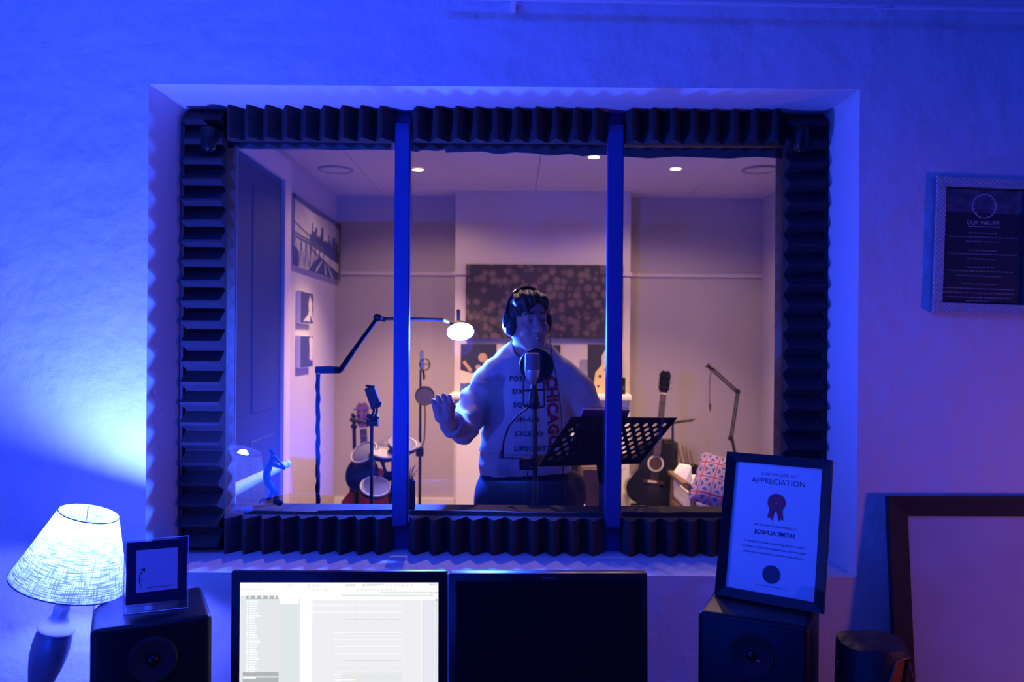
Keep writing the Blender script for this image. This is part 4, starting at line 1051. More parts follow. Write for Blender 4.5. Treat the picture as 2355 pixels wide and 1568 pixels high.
# low stand under the acoustic guitar
gb = at(1497, 1166, 5.82)
t = Thing('guitar_stand', 'low black stand under the acoustic guitar', 'guitar stand', Vector((gb.x, 5.90, BFL)))
mb = MB(); mb.tube([Vector((gb.x - .12, 5.77, gb.z - .013)), Vector((gb.x - .12, 5.97, gb.z - .012)), Vector((gb.x + .12, 5.97, gb.z - .012)), Vector((gb.x + .12, 5.77, gb.z - .013))], .010, 8); t.part('cradle', mb, M_['dark'])
for (dx, dy) in ((-.12, 5.77), (.12, 5.77), (-.12, 5.97), (.12, 5.97)):
    mb = MB(); mb.tube([Vector((gb.x + dx, dy, gb.z - .012)), Vector((gb.x + dx * .75, dy, BFL + .005))], .009, 8); t.part('leg', mb, M_['dark'])
# stand that carries the red guitar
Y = 5.12; p0 = at(816, 1160, Y)
t = Thing('guitar_stand', 'thin black stand holding the red guitar by its neck', 'guitar stand', Vector((p0.x, Y, BFL)))
mb = MB(); mb.tube([Vector((p0.x, Y, BFL + .01)), at(816, 1080, Y), at(814, 955, Y)], .012, 10); t.part('pole', mb, M_['dark'])
mb = MB(); mb.tube([at(812, 966, Y), at(824, 968, Y - .04), at(842, 972, Y - .055)], .010, 8); mb.ell(at(811, 965, Y), (.02, .02, .016)); mb.ell(at(814, 980, Y), (.022, .02, .018)); mb.tube([at(810, 950, Y), at(814, 962, Y)], .012, 8); t.part('neck_cradle', mb, M_['dark'])
for k in range(3):
    an = R(90 + 120 * k); mb = MB(); mb.tube([Vector((p0.x, Y, BFL + .2)), Vector((p0.x + .2 * math.cos(an), Y + .2 * math.sin(an), BFL + .012))], .010, 8); t.part('leg', mb, M_['dark'])

# ------------------------------------------------------------------ electronic drum kit
Y = 4.7; kb = at(880, 1160, Y)
t = Thing('drum_kit', 'compact electronic drum kit with grey pads on a black rack', 'drum kit', Vector((kb.x, Y, BFL)))
M_['pad'] = mat('grey_drum_pad', (.13, .13, .20), .5); M_['padrim'] = mat('pale_pad_rim', (.32, .30, .30), .5)
def pad(px, py, rx, nrm, r, th, Yp, mats_=('pad', 'padrim')):
    c = at(px, py, Yp); n_ = Vector(nrm).normalized(); m = Matrix.Translation(c) @ Vector((0, 0, 1)).rotation_difference(n_).to_matrix().to_4x4()
    mb = MB(); mb.lathe([(0, 0), (r * .9, 0), (r, th * .3), (r, th * .7), (r * .94, th), (r * .90, th)], 28, m, caps=False); o = t.part('pad_shell', mb, M_['dark'])
    mb = MB(); mb.lathe([(0, th * 1.02), (r * .88, th * 1.02), (r * .90, th * .98), (0, th * .98)], 28, m, caps=False); t.part('pad_head', mb, M_[mats_[0]], o)
    mb = MB(); mb.tube([m @ Vector((r * .94 * math.cos(2 * PI * k / 28), r * .94 * math.sin(2 * PI * k / 28), th)) for k in range(28)], .006, 6, closed=True); t.part('pad_rim', mb, M_[mats_[1]], o)
    return c
cs = [pad(842, 1048, 0, (-.35, -.55, .75), .085, .03, 4.60), pad(878, 1052, 0, (.18, -.22, .95), .075, .03, 4.55, ('padrim', 'padrim')), pad(838, 1092, 0, (-.4, -.9, .35), .105, .04, 4.65, ('dkpad', 'dkpad')) if False else None, pad(862, 1128, 0, (.15, -.5, .85), .085, .03, 4.45), pad(925, 1030, 0, (.2, -.35, .9), .085, .03, 4.6)]
M_['dkpad'] = mat('dark_drum_head', (.05, .055, .08), .5)
pad(838, 1092, 0, (-.4, -.9, .35), .105, .04, 4.66, ('dkpad', 'dkpad'))
def cymbal(px, py, nrm, r, Yp):
    c = at(px, py, Yp); n_ = Vector(nrm).normalized(); m = Matrix.Translation(c) @ Vector((0, 0, 1)).rotation_difference(n_).to_matrix().to_4x4()
    mb = MB(); mb.lathe([(0, .012), (.02, .010), (.03, .004), (r, -.004), (r, -.008), (.03, 0), (0, .004)], 30, m, caps=False); t.part('cymbal_pad', mb, M_['pad'])
    mb = MB(); mb.tube([c, c + Vector((0, .01, -.12))], .008, 8); t.part('cymbal_post', mb, M_['dark'])
cymbal(882, 1025, (-.45, -.35, .8), .10, 4.7); cymbal(938, 1019, (.1, -.25, .95), .08, 4.75)
rk = [[at(820, 1040, 4.7), at(823, 1160, 4.7)], [at(905, 1028, 4.7), at(903, 1160, 4.7)], [at(818, 1108, 4.7), at(906, 1100, 4.7)], [at(878, 1060, 4.65), at(890, 1095, 4.7), at(898, 1160, 4.65)], [at(884, 1090, 4.7), at(872, 1140, 4.6)], [at(900, 1092, 4.7), at(912, 1130, 4.6)], [at(842, 1055, 4.65), at(850, 1105, 4.7)], [at(925, 1035, 4.62), at(906, 1090, 4.7)], [at(862, 1134, 4.5), at(866, 1108, 4.7)]]
for i, p in enumerate(rk):
    p = list(p)
    if i in (0, 1): p[-1] = Vector((p[-1].x, p[-1].y, BFL))
    mb = MB(); mb.tube(p, .013 if i < 3 else .010, 8); t.part('rack_tube', mb, M_['dark'])
for (px, py) in ((813, 1125), (896, 1090), (908, 1086), (900, 1122), (888, 1108), (820, 1098), (904, 1140)):
    mb = MB(); mb.rbox(at(px, py, 4.68) - Vector((.02, .02, .016)), at(px, py, 4.68) + Vector((.02, .02, .016)), .005, 1); t.part('clamp', mb, M_['black'])
for px in (823, 903):
    p = at(px, 1160, 4.7); mb = MB(); mb.box2((p.x - .015, 4.45, BFL), (p.x + .015, 4.95, BFL + .02)); t.part('rack_foot', mb, M_['dark'])
mb = MB(); p = at(890, 1152, 4.4); mb.box2((p.x - .04, 4.3, BFL), (p.x + .04, 4.55, BFL + .03)); t.part('pedal', mb, M_['dark'])

# ------------------------------------------------------------------ plant pots on the booth sill
def grass_pot(px0, px1, pytop, Y, lab, striped):
    a = at(px0, 1160, Y); b = at(px1, 1160, Y); r = (b.x - a.x) / 2; c = (a + b) / 2; zt1 = at(px0, pytop, Y).z
    t = Thing('potted_plant', lab, 'plant', Vector((c.x, Y, OZ0)))
    mb = MB(); mb.lathe([(0, OZ0 + .001), (r * .92, OZ0 + .001), (r, OZ0 + .006), (r, zt1 - .004), (r * .95, zt1), (r * .86, zt1), (r * .86, zt1 - .012), (0, zt1 - .012)], 28, Matrix.Translation((c.x, Y, 0)), caps=False); t.part('pot', mb, M_['potb'])
    random.seed(int(px0))
    for k in range(16):
        an = random.uniform(0, 2 * PI); h_ = random.uniform(.03, .075); sp = random.uniform(.015, .05)
        p0 = Vector((c.x + r * .4 * math.cos(an), Y + r * .4 * math.sin(an), zt1 - .012)); p = [p0 + Vector((sp * f * f * math.cos(an), sp * f * f * math.sin(an) * .6, h_ * (f - .35 * f * f) * 1.5)) for f in (0, .25, .5, .75, 1)]
        mb = MB(); mb.tube(p, [.0014, .0014, .0012, .0009, .0004], 5); t.part('leaf', mb, M_['leafd'])
    if striped:
        for (dx, h_, w_) in ((-.010, .052, .011), (.004, .060, .012), (.016, .045, .010)):
            mb = MB(); n = 9
            for k in range(n):
                f0, f1 = k / n, (k + 1) / n; w0, w1 = w_ * (1 - f0 ** 2) + .0004, w_ * (1 - f1 ** 2) + .0004; x0 = c.x + dx
                q = [Vector((x0 - w0 / 2 + .006 * f0, Y - .008, zt1 - .012 + h_ * f0)), Vector((x0 + w0 / 2 + .006 * f0, Y - .008, zt1 - .012 + h_ * f0)), Vector((x0 + w1 / 2 + .006 * f1, Y - .008, zt1 - .012 + h_ * f1)), Vector((x0 - w1 / 2 + .006 * f1, Y - .008, zt1 - .012 + h_ * f1))]
                mb.prism(q, (0, .003, 0), k % 2)
            t.part('striped_leaf', mb, [M_['leafw'], M_['leafd']])
M_['potb'] = mat('dark_woven_pot', (.03, .028, .045), .7, bump=(160, .002)); M_['leafd'] = mat('dark_leaf', (.015, .025, .02), .5); M_['leafw'] = mat('pale_leaf_stripe', (.75, .70, .62), .5)
grass_pot(924, 955, 1104, 2.86, 'black pot with thin grass blades on the window sill behind the mullion', False)
grass_pot(1377, 1427, 1112, 2.83, 'dark woven pot with striped leaves on the window sill', True)

# ------------------------------------------------------------------ thin metal figurine standing on the sill
Y = 2.80
M_['bronze'] = mat('dark_bronze', (.012, .02, .07), .4, metal=.4)
f0 = at(633, 1160, Y)
t = Thing('figurine', 'slender dark metal figurine striding on the window sill by the lamp reflection', 'figurine', Vector((f0.x, Y, OZ0)))
def z2p(x, y, Yp=Y): return at(500 + x / 8.711, 1010 + y / 8.711, Yp)
def limb(name, pts_, rs, n=8):
    mb = MB(); mb.tube([z2p(*p) for p in pts_], [r * 1.3 for r in rs], n); t.part(name, mb, M_['bronze'])
limb('head', [(1045, 215), (1085, 230), (1100, 280), (1105, 320)], [.004, .007, .007, .005])
limb('torso', [(1100, 330), (1085, 420), (1050, 520), (1000, 620), (985, 700), (990, 780), (1000, 850)], [.006, .007, .0085, .0105, .010, .011, .011])
limb('arm', [(1095, 500), (1200, 535), (1340, 585), (1355, 592)], [.006, .005, .004, .0045]); limb('forearm', [(1355, 592), (1250, 460), (1160, 350), (1150, 410)], [.0045, .0036, .0045, .006])
limb('front_leg', [(1010, 840), (1080, 960), (1180, 1075), (1170, 1150), (1150, 1255), (1148, 1300)], [.011, .0085, .006, .0055, .005, .005])
limb('rear_leg', [(1000, 850), (1085, 985), (1100, 1040), (1040, 1180), (1020, 1190)], [.0105, .007, .0055, .0052, .005]); limb('foot', [(1045, 1190), (900, 1215), (845, 1255), (842, 1300)], [.0042, .0050, .0026, .0022])
mb = MB(); mb.ell(z2p(1240, 1270), (.013, .010, .012)); mb.tube([z2p(1255, 1225), z2p(1300, 1240), z2p(1320, 1252)], [.005, .003, .001], 6); t.part('rock', mb, M_['bronze'])
mb = MB(); p0, p1 = z2p(800, 1255), z2p(1330, 1255); mb.rbox((p0.x, Y - .02, OZ0 + .0005), (p1.x, Y + .02, OZ0 + .006), .002, 1); t.part('plinth', mb, M_['bronze'])
# pale rolled sheet leaning behind it
a = at(535, 1128, 3.25); b = at(660, 1066, 3.5)
t = Thing('paper_roll', 'pale rolled paper tube propped beside the booth door', 'paper roll', a)
a2 = a + (a - b).normalized() * .12
mb = MB(); mb.tube([a2, b], [.030, .016], 16); t.part('roll', mb, M_['paper'])
mb = MB(); mb.ell(b, (.018, .018, .018)); t.part('end_knob', mb, M_['white'])
mb = MB(); mb.tube([Vector((a.x, a.y, BFL)), a - Vector((0, 0, .02))], .012, 10); t.part('prop', mb, M_['white'])

# ------------------------------------------------------------------ microphone stand by the back wall
Y = 5.55; p0 = at(965, 1150, Y)
t = Thing('microphone_stand', 'slim stand with a shock mounted microphone and round pop screen near the back wall', 'microphone', Vector((p0.x, Y, BFL)))
mb = MB(); mb.tube([Vector((p0.x, Y, BFL + .02)), at(966, 1045, Y), at(967, 850, Y)], [.011, .010, .007], 10); t.part('pole', mb, M_['dark'])
mb = MB(); mb.lathe([(0, 0), (.12, 0), (.12, .012), (.02, .025), (0, .025)], 28, Matrix.Translation((p0.x, Y, BFL)), caps=False); t.part('base', mb, M_['dark'])
mb = MB(); mb.rbox(at(963, 1045, Y) - Vector((.02, .018, .012)), at(973, 1033, Y) + Vector((.004, .018, .012)), .004, 1); t.part('height_clamp', mb, M_['dark'])
mb = MB(); mb.tube([at(969, 806, Y), at(969, 820, Y), at(970, 850, Y)], [.012, .017, .016], 12); t.part('microphone', mb, M_['silver'])
mb = MB(); c = at(977, 838, Y - .02); mb.tube([c + Vector((.034 * math.cos(2 * PI * k / 24), 0, .040 * math.sin(2 * PI * k / 24))) for k in range(24)], .005, 6, closed=True); mb.tube([c + Vector((-.03, 0, 0)), c + Vector((.03, 0, .004))], .004, 6); t.part('shock_mount', mb, M_['dark'])
mb = MB(); mb.tube([at(972, 850, Y), at(975, 862, Y), at(975, 872, Y)], .008, 8); t.part('cable_plug', mb, M_['dark'])
M_['mesh'] = mat('purple_grey_mesh', (.12, .10, .16), .8)
c = at(977, 910, Y - .05); mb = MB(); mb.lathe([(0, -.003), (.064, -.003), (.064, .003), (0, .003)], 36, Matrix.Translation(c) @ Matrix.Rotation(R(90), 4, 'X'), caps=False); t.part('pop_screen', mb, M_['mesh'])
mb = MB(); mb.tube([c + Vector((.064 * math.cos(2 * PI * k / 36), 0, .064 * math.sin(2 * PI * k / 36))) for k in range(36)], .0045, 6, closed=True); t.part('screen_hoop', mb, M_['dark'])
mb = MB(); mb.tube([c + Vector((0, 0, -.06)), at(978, 960, Y - .05), at(976, 1010, Y - .03), at(968, 1040, Y)], .0045, 8); t.part('gooseneck', mb, M_['dark'])

# ------------------------------------------------------------------ things in the right alcove
Y = 5.72; p0 = at(1548, 1165, Y)
t = Thing('boom_stand', 'black microphone boom stand behind the acoustic guitar', 'microphone stand', Vector((p0.x, Y, BFL)))
mb = MB(); mb.tube([Vector((p0.x, Y, BFL + .04)), at(1547, 972, Y)], .009, 8); t.part('pole', mb, M_['dark'])
for k in range(3):
    an = R(90 + 120 * k); mb = MB(); mb.tube([Vector((p0.x, Y, BFL + .12)), Vector((p0.x + .2 * math.cos(an), Y + .2 * math.sin(an), BFL + .01))], .009, 8); t.part('leg', mb, M_['dark'])
mb = MB(); mb.tube([at(1538, 976, Y), at(1560, 970, Y - .05), at(1590, 966, Y - .1), at(1598, 964, Y - .1)], [.007, .008, .009, .004], 8); mb.ell(at(1585, 967, Y - .1), (.014, .012, .010)); t.part('boom', mb, M_['dark'])
Y = 6.02; a = at(1519, 1168, Y); b = at(1560, 1018, Y)
t = Thing('amplifier_box', 'tall black amplifier box behind the acoustic guitar', 'amplifier', Vector(((a.x + b.x) / 2, 6.15, BFL)))
mb = MB(); mb.rbox((a.x, Y, BFL + .01), (b.x, Y + .25, b.z), .006, 2); t.part('cabinet', mb, M_['blackm'])
for (dx) in (.02, .07):
    mb = MB(); mb.ell((a.x + dx, Y + .03, b.z + .006), (.011, .011, .010)); t.part('knob', mb, M_['gloss'])
for x_ in (a.x + .02, b.x - .02):
    mb = MB(); mb.box2((x_ - .015, Y + .02, BFL), (x_ + .015, Y + .22, BFL + .012)); t.part('foot', mb, M_['rubber'])
# broadcast arm
Y = 5.85; p0 = at(1690, 1040, Y)
t = Thing('microphone_boom', 'black jointed broadcast microphone arm with a dangling cable', 'microphone arm', Vector((p0.x, Y, BFL)))
mb = MB(); mb.tube([Vector((p0.x, Y, BFL + .02)), at(1690, 1040, Y), at(1684, 1012, Y)], .011, 10); t.part('pole', mb, M_['dark'])
mb = MB(); mb.lathe([(0, 0), (.13, 0), (.13, .012), (.02, .025), (0, .025)], 28, Matrix.Translation((p0.x, Y, BFL)), caps=False); t.part('base', mb, M_['dark'])
for o in (-.008, .008):
    mb = MB(); mb.tube([at(1681, 1010, Y) + Vector((o, 0, 0)), at(1697, 902, Y) + Vector((o, 0, 0))], .006, 8); t.part('lower_bar', mb, M_['dark'])
    mb = MB(); mb.tube([at(1695, 900, Y) + Vector((0, 0, o * 1.4)), at(1640, 851, Y) + Vector((0, 0, o * 1.4))], .006, 8); t.part('upper_bar', mb, M_['dark'])
for (px, py, r) in ((1696, 900, .018), (1680, 1008, .017), (1638, 849, .014)):
    mb = MB(); mb.cyl(at(px, py, Y) + Vector((0, -.018, 0)), at(px, py, Y) + Vector((0, .018, 0)), r, 14); t.part('pivot', mb, M_['dark'])
mb = MB(); mb.tube([at(1638, 850, Y), at(1628, 841, Y)], [.011, .014], 10); mb.tube([at(1623, 844, Y), at(1631, 836, Y)], .008, 8); t.part('clip', mb, M_['dark'])
mb = MB(); mb.tube([at(1635, 853, Y), at(1632, 880, Y), at(1631, 915, Y), at(1633, 930, Y)], .0028, 6); mb.tube([at(1632.5, 928, Y), at(1633, 938, Y), at(1633.5, 946, Y)], [.007, .006, .003], 8); t.part('hanging_cable', mb, M_['dark'])

# wooden armchair with white seat pad and union flag cushion
M_['chairw'] = mat('pale_chair_wood', (.19, .12, .08), .5); M_['seatw'] = mat('white_seat_cloth', (.72, .68, .68), .85, bump=(50, .004))
Y = 5.35; cc = at(1630, 1150, Y); zs = cc.z
t = Thing('armchair', 'low wooden armchair with a white padded seat under the flag cushion', 'chair', Vector((cc.x + .05, Y, BFL)))
xl, xr = at(1556, 1100, Y).x, at(1556, 1100, Y).x + .62
for (x_, y_) in ((xl + .04, Y - .28), (xr - .04, Y - .28), (xl + .04, Y + .28), (xr - .04, Y + .28)):
    mb = MB(); mb.tube([Vector((x_ + (.05 if y_ < Y else -.02), y_, BFL)), Vector((x_, y_, zs + .12))], [.016, .022], 8); t.part('leg', mb, M_['chairw'])
mb = MB(); mb.rbox((xl + .02, Y - .29, zs - .10), (xr - .02, Y + .29, zs - .05), .01, 2); t.part('seat_frame', mb, M_['chairw'])
mb = MB(); mb.rbox((xl + .03, Y - .28, zs - .05), (xr - .03, Y + .27, zs + .06), .035, 4); t.part('seat_pad', mb, M_['seatw'])
mb = MB(); mb.rbox((xl + .03, Y + .20, zs + .02), (xr - .03, Y + .28, zs + .13), .03, 4); t.part('back_pad', mb, M_['seatw'])
for x_ in (xl + .03, xr - .03):
    mb = MB(); mb.rbox((x_ - .03, Y - .30, zs + .12), (x_ + .03, Y + .30, zs + .15), .008, 2); t.part('armrest', mb, M_['chairw'])
# crumpled white throw on the arm
def flag_material():
    m = bpy.data.materials.new('union_flag_print'); m.use_nodes = True
    nt = m.node_tree; b = nt.nodes['Principled BSDF']; N = nt.nodes.new; L = nt.links.new
    tc = N('ShaderNodeTexCoord'); mp = N('ShaderNodeMapping'); mp.inputs['Scale'].default_value = (5.6, 6.5, 1); L(tc.outputs['UV'], mp.inputs[0])
    fr = N('ShaderNodeVectorMath'); fr.operation = 'FRACTION'; L(mp.outputs[0], fr.inputs[0])
    sb = N('ShaderNodeVectorMath'); sb.operation = 'SUBTRACT'; sb.inputs[1].default_value = (.5, .5, 0); L(fr.outputs[0], sb.inputs[0])
    ab = N('ShaderNodeVectorMath'); ab.operation = 'ABSOLUTE'; L(sb.outputs[0], ab.inputs[0])
    sp = N('ShaderNodeSeparateXYZ'); L(ab.outputs[0], sp.inputs[0])
    def math_(op, a, b_=None):
        n = N('ShaderNodeMath'); n.operation = op
        for i, v in enumerate((a, b_)):
            if v is None: continue
            if isinstance(v, (int, float)): n.inputs[i].default_value = v
            else: L(v, n.inputs[i])
        return n.outputs[0]
    mn = math_('MINIMUM', sp.outputs[0], sp.outputs[1]); df = math_('ABSOLUTE', math_('SUBTRACT', sp.outputs[0], sp.outputs[1]))
    cross = math_('LESS_THAN', mn, .06); crossw = math_('LESS_THAN', mn, .13); diagw = math_('LESS_THAN', df, .12); diagr = math_('LESS_THAN', df, .03)
    wht = math_('MAXIMUM', crossw, diagw); red = math_('MAXIMUM', cross, math_('MULTIPLY', diagr, math_('SUBTRACT', 1.0, crossw)))
    m1 = N('ShaderNodeMix'); m1.data_type = 'RGBA'; m1.inputs[6].default_value = (.02, .03, .20, 1); m1.inputs[7].default_value = (.26, .24, .40, 1); L(wht, m1.inputs[0])
    m2 = N('ShaderNodeMix'); m2.data_type = 'RGBA'; m2.inputs[7].default_value = (.22, .02, .08, 1); L(m1.outputs[2], m2.inputs[6]); L(red, m2.inputs[0])
    L(m2.outputs[2], b.inputs['Base Color']); b.inputs['Roughness'].default_value = .85
    return m
Y = 4.98; A = at(1590, 1122, Y - .02); B = at(1606, 1050, Y + .10); Cc = at(1700, 1078, Y + .02); 
u = (Cc - B); v = (B - A); P = Pl(A, u, v); wd = u.length * 1.05; hh = v.length * 1.55
P.o = A - P.v * v.length * .35
t_n = 16; mb = MB(); mb.uv = {}; vs = []; fs = []
for side in (1, -1):
    for i in range(t_n + 1):
        for j in range(t_n + 1):
            a, b = i / t_n, j / t_n; e = (1 - abs(2 * a - 1) ** 2.6) * (1 - abs(2 * b - 1) ** 2.6); pin = 1 - .06 * (abs(2 * a - 1) ** 2) * (1 - abs(2 * b - 1)) 
            vs.append(P.p(wd * a, hh * b, side * .075 * max(e, 0) ** .6)); mb.uv[len(vs) - 1] = (a * .62, b * .52)
k0 = (t_n + 1) ** 2
for s_ in (0, 1):
    for i in range(t_n):
        for j in range(t_n):
            q = (i * (t_n + 1) + j, (i + 1) * (t_n + 1) + j, (i + 1) * (t_n + 1) + j + 1, i * (t_n + 1) + j + 1)
            fs.append(tuple(x + s_ * k0 for x in (q if s_ == 0 else q[::-1])))
mb.add(vs, fs); mb.smooth = True
single('flag_cushion', mb, flag_material(), P.p(wd / 2, 0), 'plump cushion printed with small red white and blue flags', 'cushion')
# crumpled white cloth hanging over the chair arm
mb = MB(); q = [at(1553, 1088, 5.10), at(1566, 1068, 5.12), at(1590, 1072, 5.08), at(1592, 1118, 5.04), at(1578, 1104, 5.05)]
mb.prism(q, (0, .05, .0)); q2 = [at(1617, 1136, 4.92), at(1645, 1146, 4.92), at(1640, 1160, 4.90), at(1630, 1158, 4.90)]
single('white_cloth', mb, M_['seatw'], q[3], 'crumpled white cloth over the chair arm beside the cushion', 'cloth')
# drumsticks leaning in the alcove
M_['stick'] = mat('brown_drumstick', (.12, .07, .04), .5)
for i, (x0, y0_, x1, y1_, lab) in enumerate(((1560, 1032, 1574, 1082, 'long brown drumstick nearest the amplifier box'), (1569, 1026, 1580, 1056, 'short upright drumstick second from the amplifier box'), (1577, 1030, 1586, 1062, 'thin drumstick between two others above the cushion'), (1587, 1038, 1596, 1066, 'brown drumstick nearest the flag cushion'))):
    a = at(x0, y0_, 5.79); b = at(x1, y1_ + 14, 5.76)
    t = Thing('drumstick', lab, 'drumstick', b, 'drumsticks sticking up by the armchair')
    mb = MB(); mb.tube([b, a.lerp(b, .12), a.lerp(b, .05)], [.0065, .005, .0035], 8); s_ = t.part('shaft', mb, M_['stick'])
    mb = MB(); mb.ell(a, (.005, .005, .009)); t.part('tip', mb, M_['stick'])
# jar that holds the sticks
c = at(1581, 1080, 5.77)
t = Thing('stick_holder', 'dark bin holding the drumsticks beside the armchair', 'bin', Vector((c.x, c.y, BFL)))
mb = MB(); zt1 = at(1581, 1070, 5.77).z; mb.lathe([(0, BFL), (.06, BFL), (.075, zt1), (.070, zt1), (.056, BFL + .01), (0, BFL + .01)], 28, Matrix.Translation((c.x, c.y, 0)), caps=False); t.part('bin', mb, M_['blackm'])
mb = MB(); mb.tube([Vector((c.x + .075 * math.cos(2 * PI * k / 24), c.y + .075 * math.sin(2 * PI * k / 24), zt1)) for k in range(24)], .004, 6, closed=True); t.part('rim', mb, M_['dark'])
# brown cabinet behind the music stand
Y = 5.2; a = at(1337, 1160, Y); b = at(1376, 1074, Y)
t = Thing('side_cabinet', 'narrow dark brown wooden cabinet behind the music stand', 'cabinet', Vector(((a.x + b.x) / 2, Y + .15, BFL)))
M_['brown'] = mat('dark_brown_veneer', (.085, .05, .045), .5, var=(7, (.05, .03, .03), 1))
mb = MB(); mb.rbox((a.x, Y + .016, BFL), (b.x + .06, Y + .3, b.z), .004, 1); t.part('body', mb, M_['brown'])
mb = MB(); mb.rbox((a.x + .006, Y, BFL + .04), (b.x + .054, Y + .015, b.z - .012), .003, 1); d_ = t.part('door', mb, M_['brown'])
mb = MB(); mb.ell((a.x + .02, Y - .008, b.z - .25), (.008, .009, .008)); t.part('knob', mb, M_['chrome'], d_)
# ================================================================== THE SINGER
class Field:
    """signed distance grid; primitives are blended only inside their own boxes"""
    def __init__(s, lo, hi, h):
        s.lo = np.array(lo, dtype=np.float32); s.h = h
        s.n = np.ceil((np.array(hi) - np.array(lo)) / h).astype(int) + 1
        s.v = np.full(tuple(s.n), 1.0, dtype=np.float32)
    def region(s, lo, hi, m=.035):
        i0 = np.clip(((np.array(lo) - m - s.lo) / s.h).astype(int), 0, s.n - 1); i1 = np.clip(((np.array(hi) + m - s.lo) / s.h).astype(int) + 2, 1, s.n)
        if np.any(i1 <= i0): return None, None
        sl = tuple(slice(a, b) for a, b in zip(i0, i1))
        g = np.meshgrid(*[s.lo[k] + s.h * np.arange(i0[k], i1[k], dtype=np.float32) for k in range(3)], indexing='ij')
        return sl, g
    def blend(s, sl, d, k, sub=False):
        a = s.v[sl]
        if sub:
            b = -d; h_ = np.maximum(k - np.abs(a - b), 0) / k; s.v[sl] = np.maximum(a, b) + h_ * h_ * k * .25
        else:
            h_ = np.maximum(k - np.abs(a - d), 0) / k; s.v[sl] = np.minimum(a, d) - h_ * h_ * k * .25
    def cap(s, a, b, ra, rb, k=.02, ys=1.0, sub=False):
        a = np.array(a, dtype=np.float32); b = np.array(b, dtype=np.float32); r = max(ra, rb)
        sl, g = s.region(np.minimum(a, b) - r, np.maximum(a, b) + r)
        if sl is None: return
        yc = (a[1] + b[1]) / 2 if ys != 1 else 0
        A = a.copy(); B = b.copy()
        gy = g[1]
        if ys != 1: A[1] = (a[1] - yc) / ys; B[1] = (b[1] - yc) / ys; gy = (g[1] - yc) / ys
        d = B - A; L2 = float(d @ d) + 1e-9
        t = np.clip(((g[0] - A[0]) * d[0] + (gy - A[1]) * d[1] + (g[2] - A[2]) * d[2]) / L2, 0, 1)
        q = np.sqrt((g[0] - A[0] - t * d[0]) ** 2 + (gy - A[1] - t * d[1]) ** 2 + (g[2] - A[2] - t * d[2]) ** 2) - (ra + (rb - ra) * t)
        s.blend(sl, q * min(1, ys), k, sub)
    def ell(s, c, r, k=.02, M=None, sub=False):
        c = np.array(c, dtype=np.float32); r = np.array(r, dtype=np.float32); m = float(r.max())
        sl, g = s.region(c - m, c + m)
        if sl is None: return
        x, y, z = g[0] - c[0], g[1] - c[1], g[2] - c[2]
        if M is not None:
            I = np.array(M.to_3x3().transposed(), dtype=np.float32)
            x, y, z = I[0, 0] * x + I[0, 1] * y + I[0, 2] * z, I[1, 0] * x + I[1, 1] * y + I[1, 2] * z, I[2, 0] * x + I[2, 1] * y + I[2, 2] * z
        k0 = np.sqrt((x / r[0]) ** 2 + (y / r[1]) ** 2 + (z / r[2]) ** 2); k1 = np.sqrt((x / r[0] ** 2) ** 2 + (y / r[1] ** 2) ** 2 + (z / r[2] ** 2) ** 2) + 1e-6
        s.blend(sl, k0 * (k0 - 1) / k1, k, sub)
    def mesh(s):
        v = s.v; neg = v < 0
        c = np.zeros(tuple(np.array(v.shape) - 1), dtype=np.int8)
        for dx in (0, 1):
            for dy in (0, 1):
                for dz in (0, 1): c += neg[dx:v.shape[0] - 1 + dx, dy:v.shape[1] - 1 + dy, dz:v.shape[2] - 1 + dz]
        act = (c > 0) & (c < 8); ids = np.full(act.shape, -1, dtype=np.int64); idx = np.argwhere(act); ids[act] = np.arange(len(idx))
        acc = np.zeros((len(idx), 3)); cnt = np.zeros(len(idx))
        cor = [(0,0,0),(1,0,0),(0,1,0),(1,1,0),(0,0,1),(1,0,1),(0,1,1),(1,1,1)]
        for a in range(8):
            for b in range(a + 1, 8):
                df = [cor[b][i] - cor[a][i] for i in range(3)]
                if sum(abs(x) for x in df) != 1: continue
                pa = idx + cor[a]; pb = idx + cor[b]; va = v[pa[:, 0], pa[:, 1], pa[:, 2]]; vb = v[pb[:, 0], pb[:, 1], pb[:, 2]]
                m = (va < 0) != (vb < 0); t = np.where(m, va / np.where(m, va - vb, 1), 0)
                p = np.array(cor[a]) + t[:, None] * np.array(df); acc += np.where(m[:, None], p, 0); cnt += m
        pts = (idx + acc / np.maximum(cnt, 1)[:, None]) * s.h + s.lo
        faces = []
        for ax_ in range(3):
            u, w_ = (ax_ + 1) % 3, (ax_ + 2) % 3
            n0 = neg; sl0 = [slice(None)] * 3; sl1 = [slice(None)] * 3; sl0[ax_] = slice(0, -1); sl1[ax_] = slice(1, None)
            e = np.argwhere(n0[tuple(sl0)] != n0[tuple(sl1)])
            e = e[(e[:, u] > 0) & (e[:, w_] > 0) & (e[:, u] < v.shape[u] - 1) & (e[:, w_] < v.shape[w_] - 1)]
            du = np.zeros(3, int); du[u] = 1; dw = np.zeros(3, int); dw[w_] = 1
            q = [e - du - dw, e - dw, e, e - du]
            f = np.stack([ids[x[:, 0], x[:, 1], x[:, 2]] for x in q], 1)
            ins = neg[e[:, 0], e[:, 1], e[:, 2]]
            f[~ins] = f[~ins][:, ::-1]; faces.append(f)
        f = np.concatenate(faces); f = f[(f >= 0).all(1)]
        return pts, f
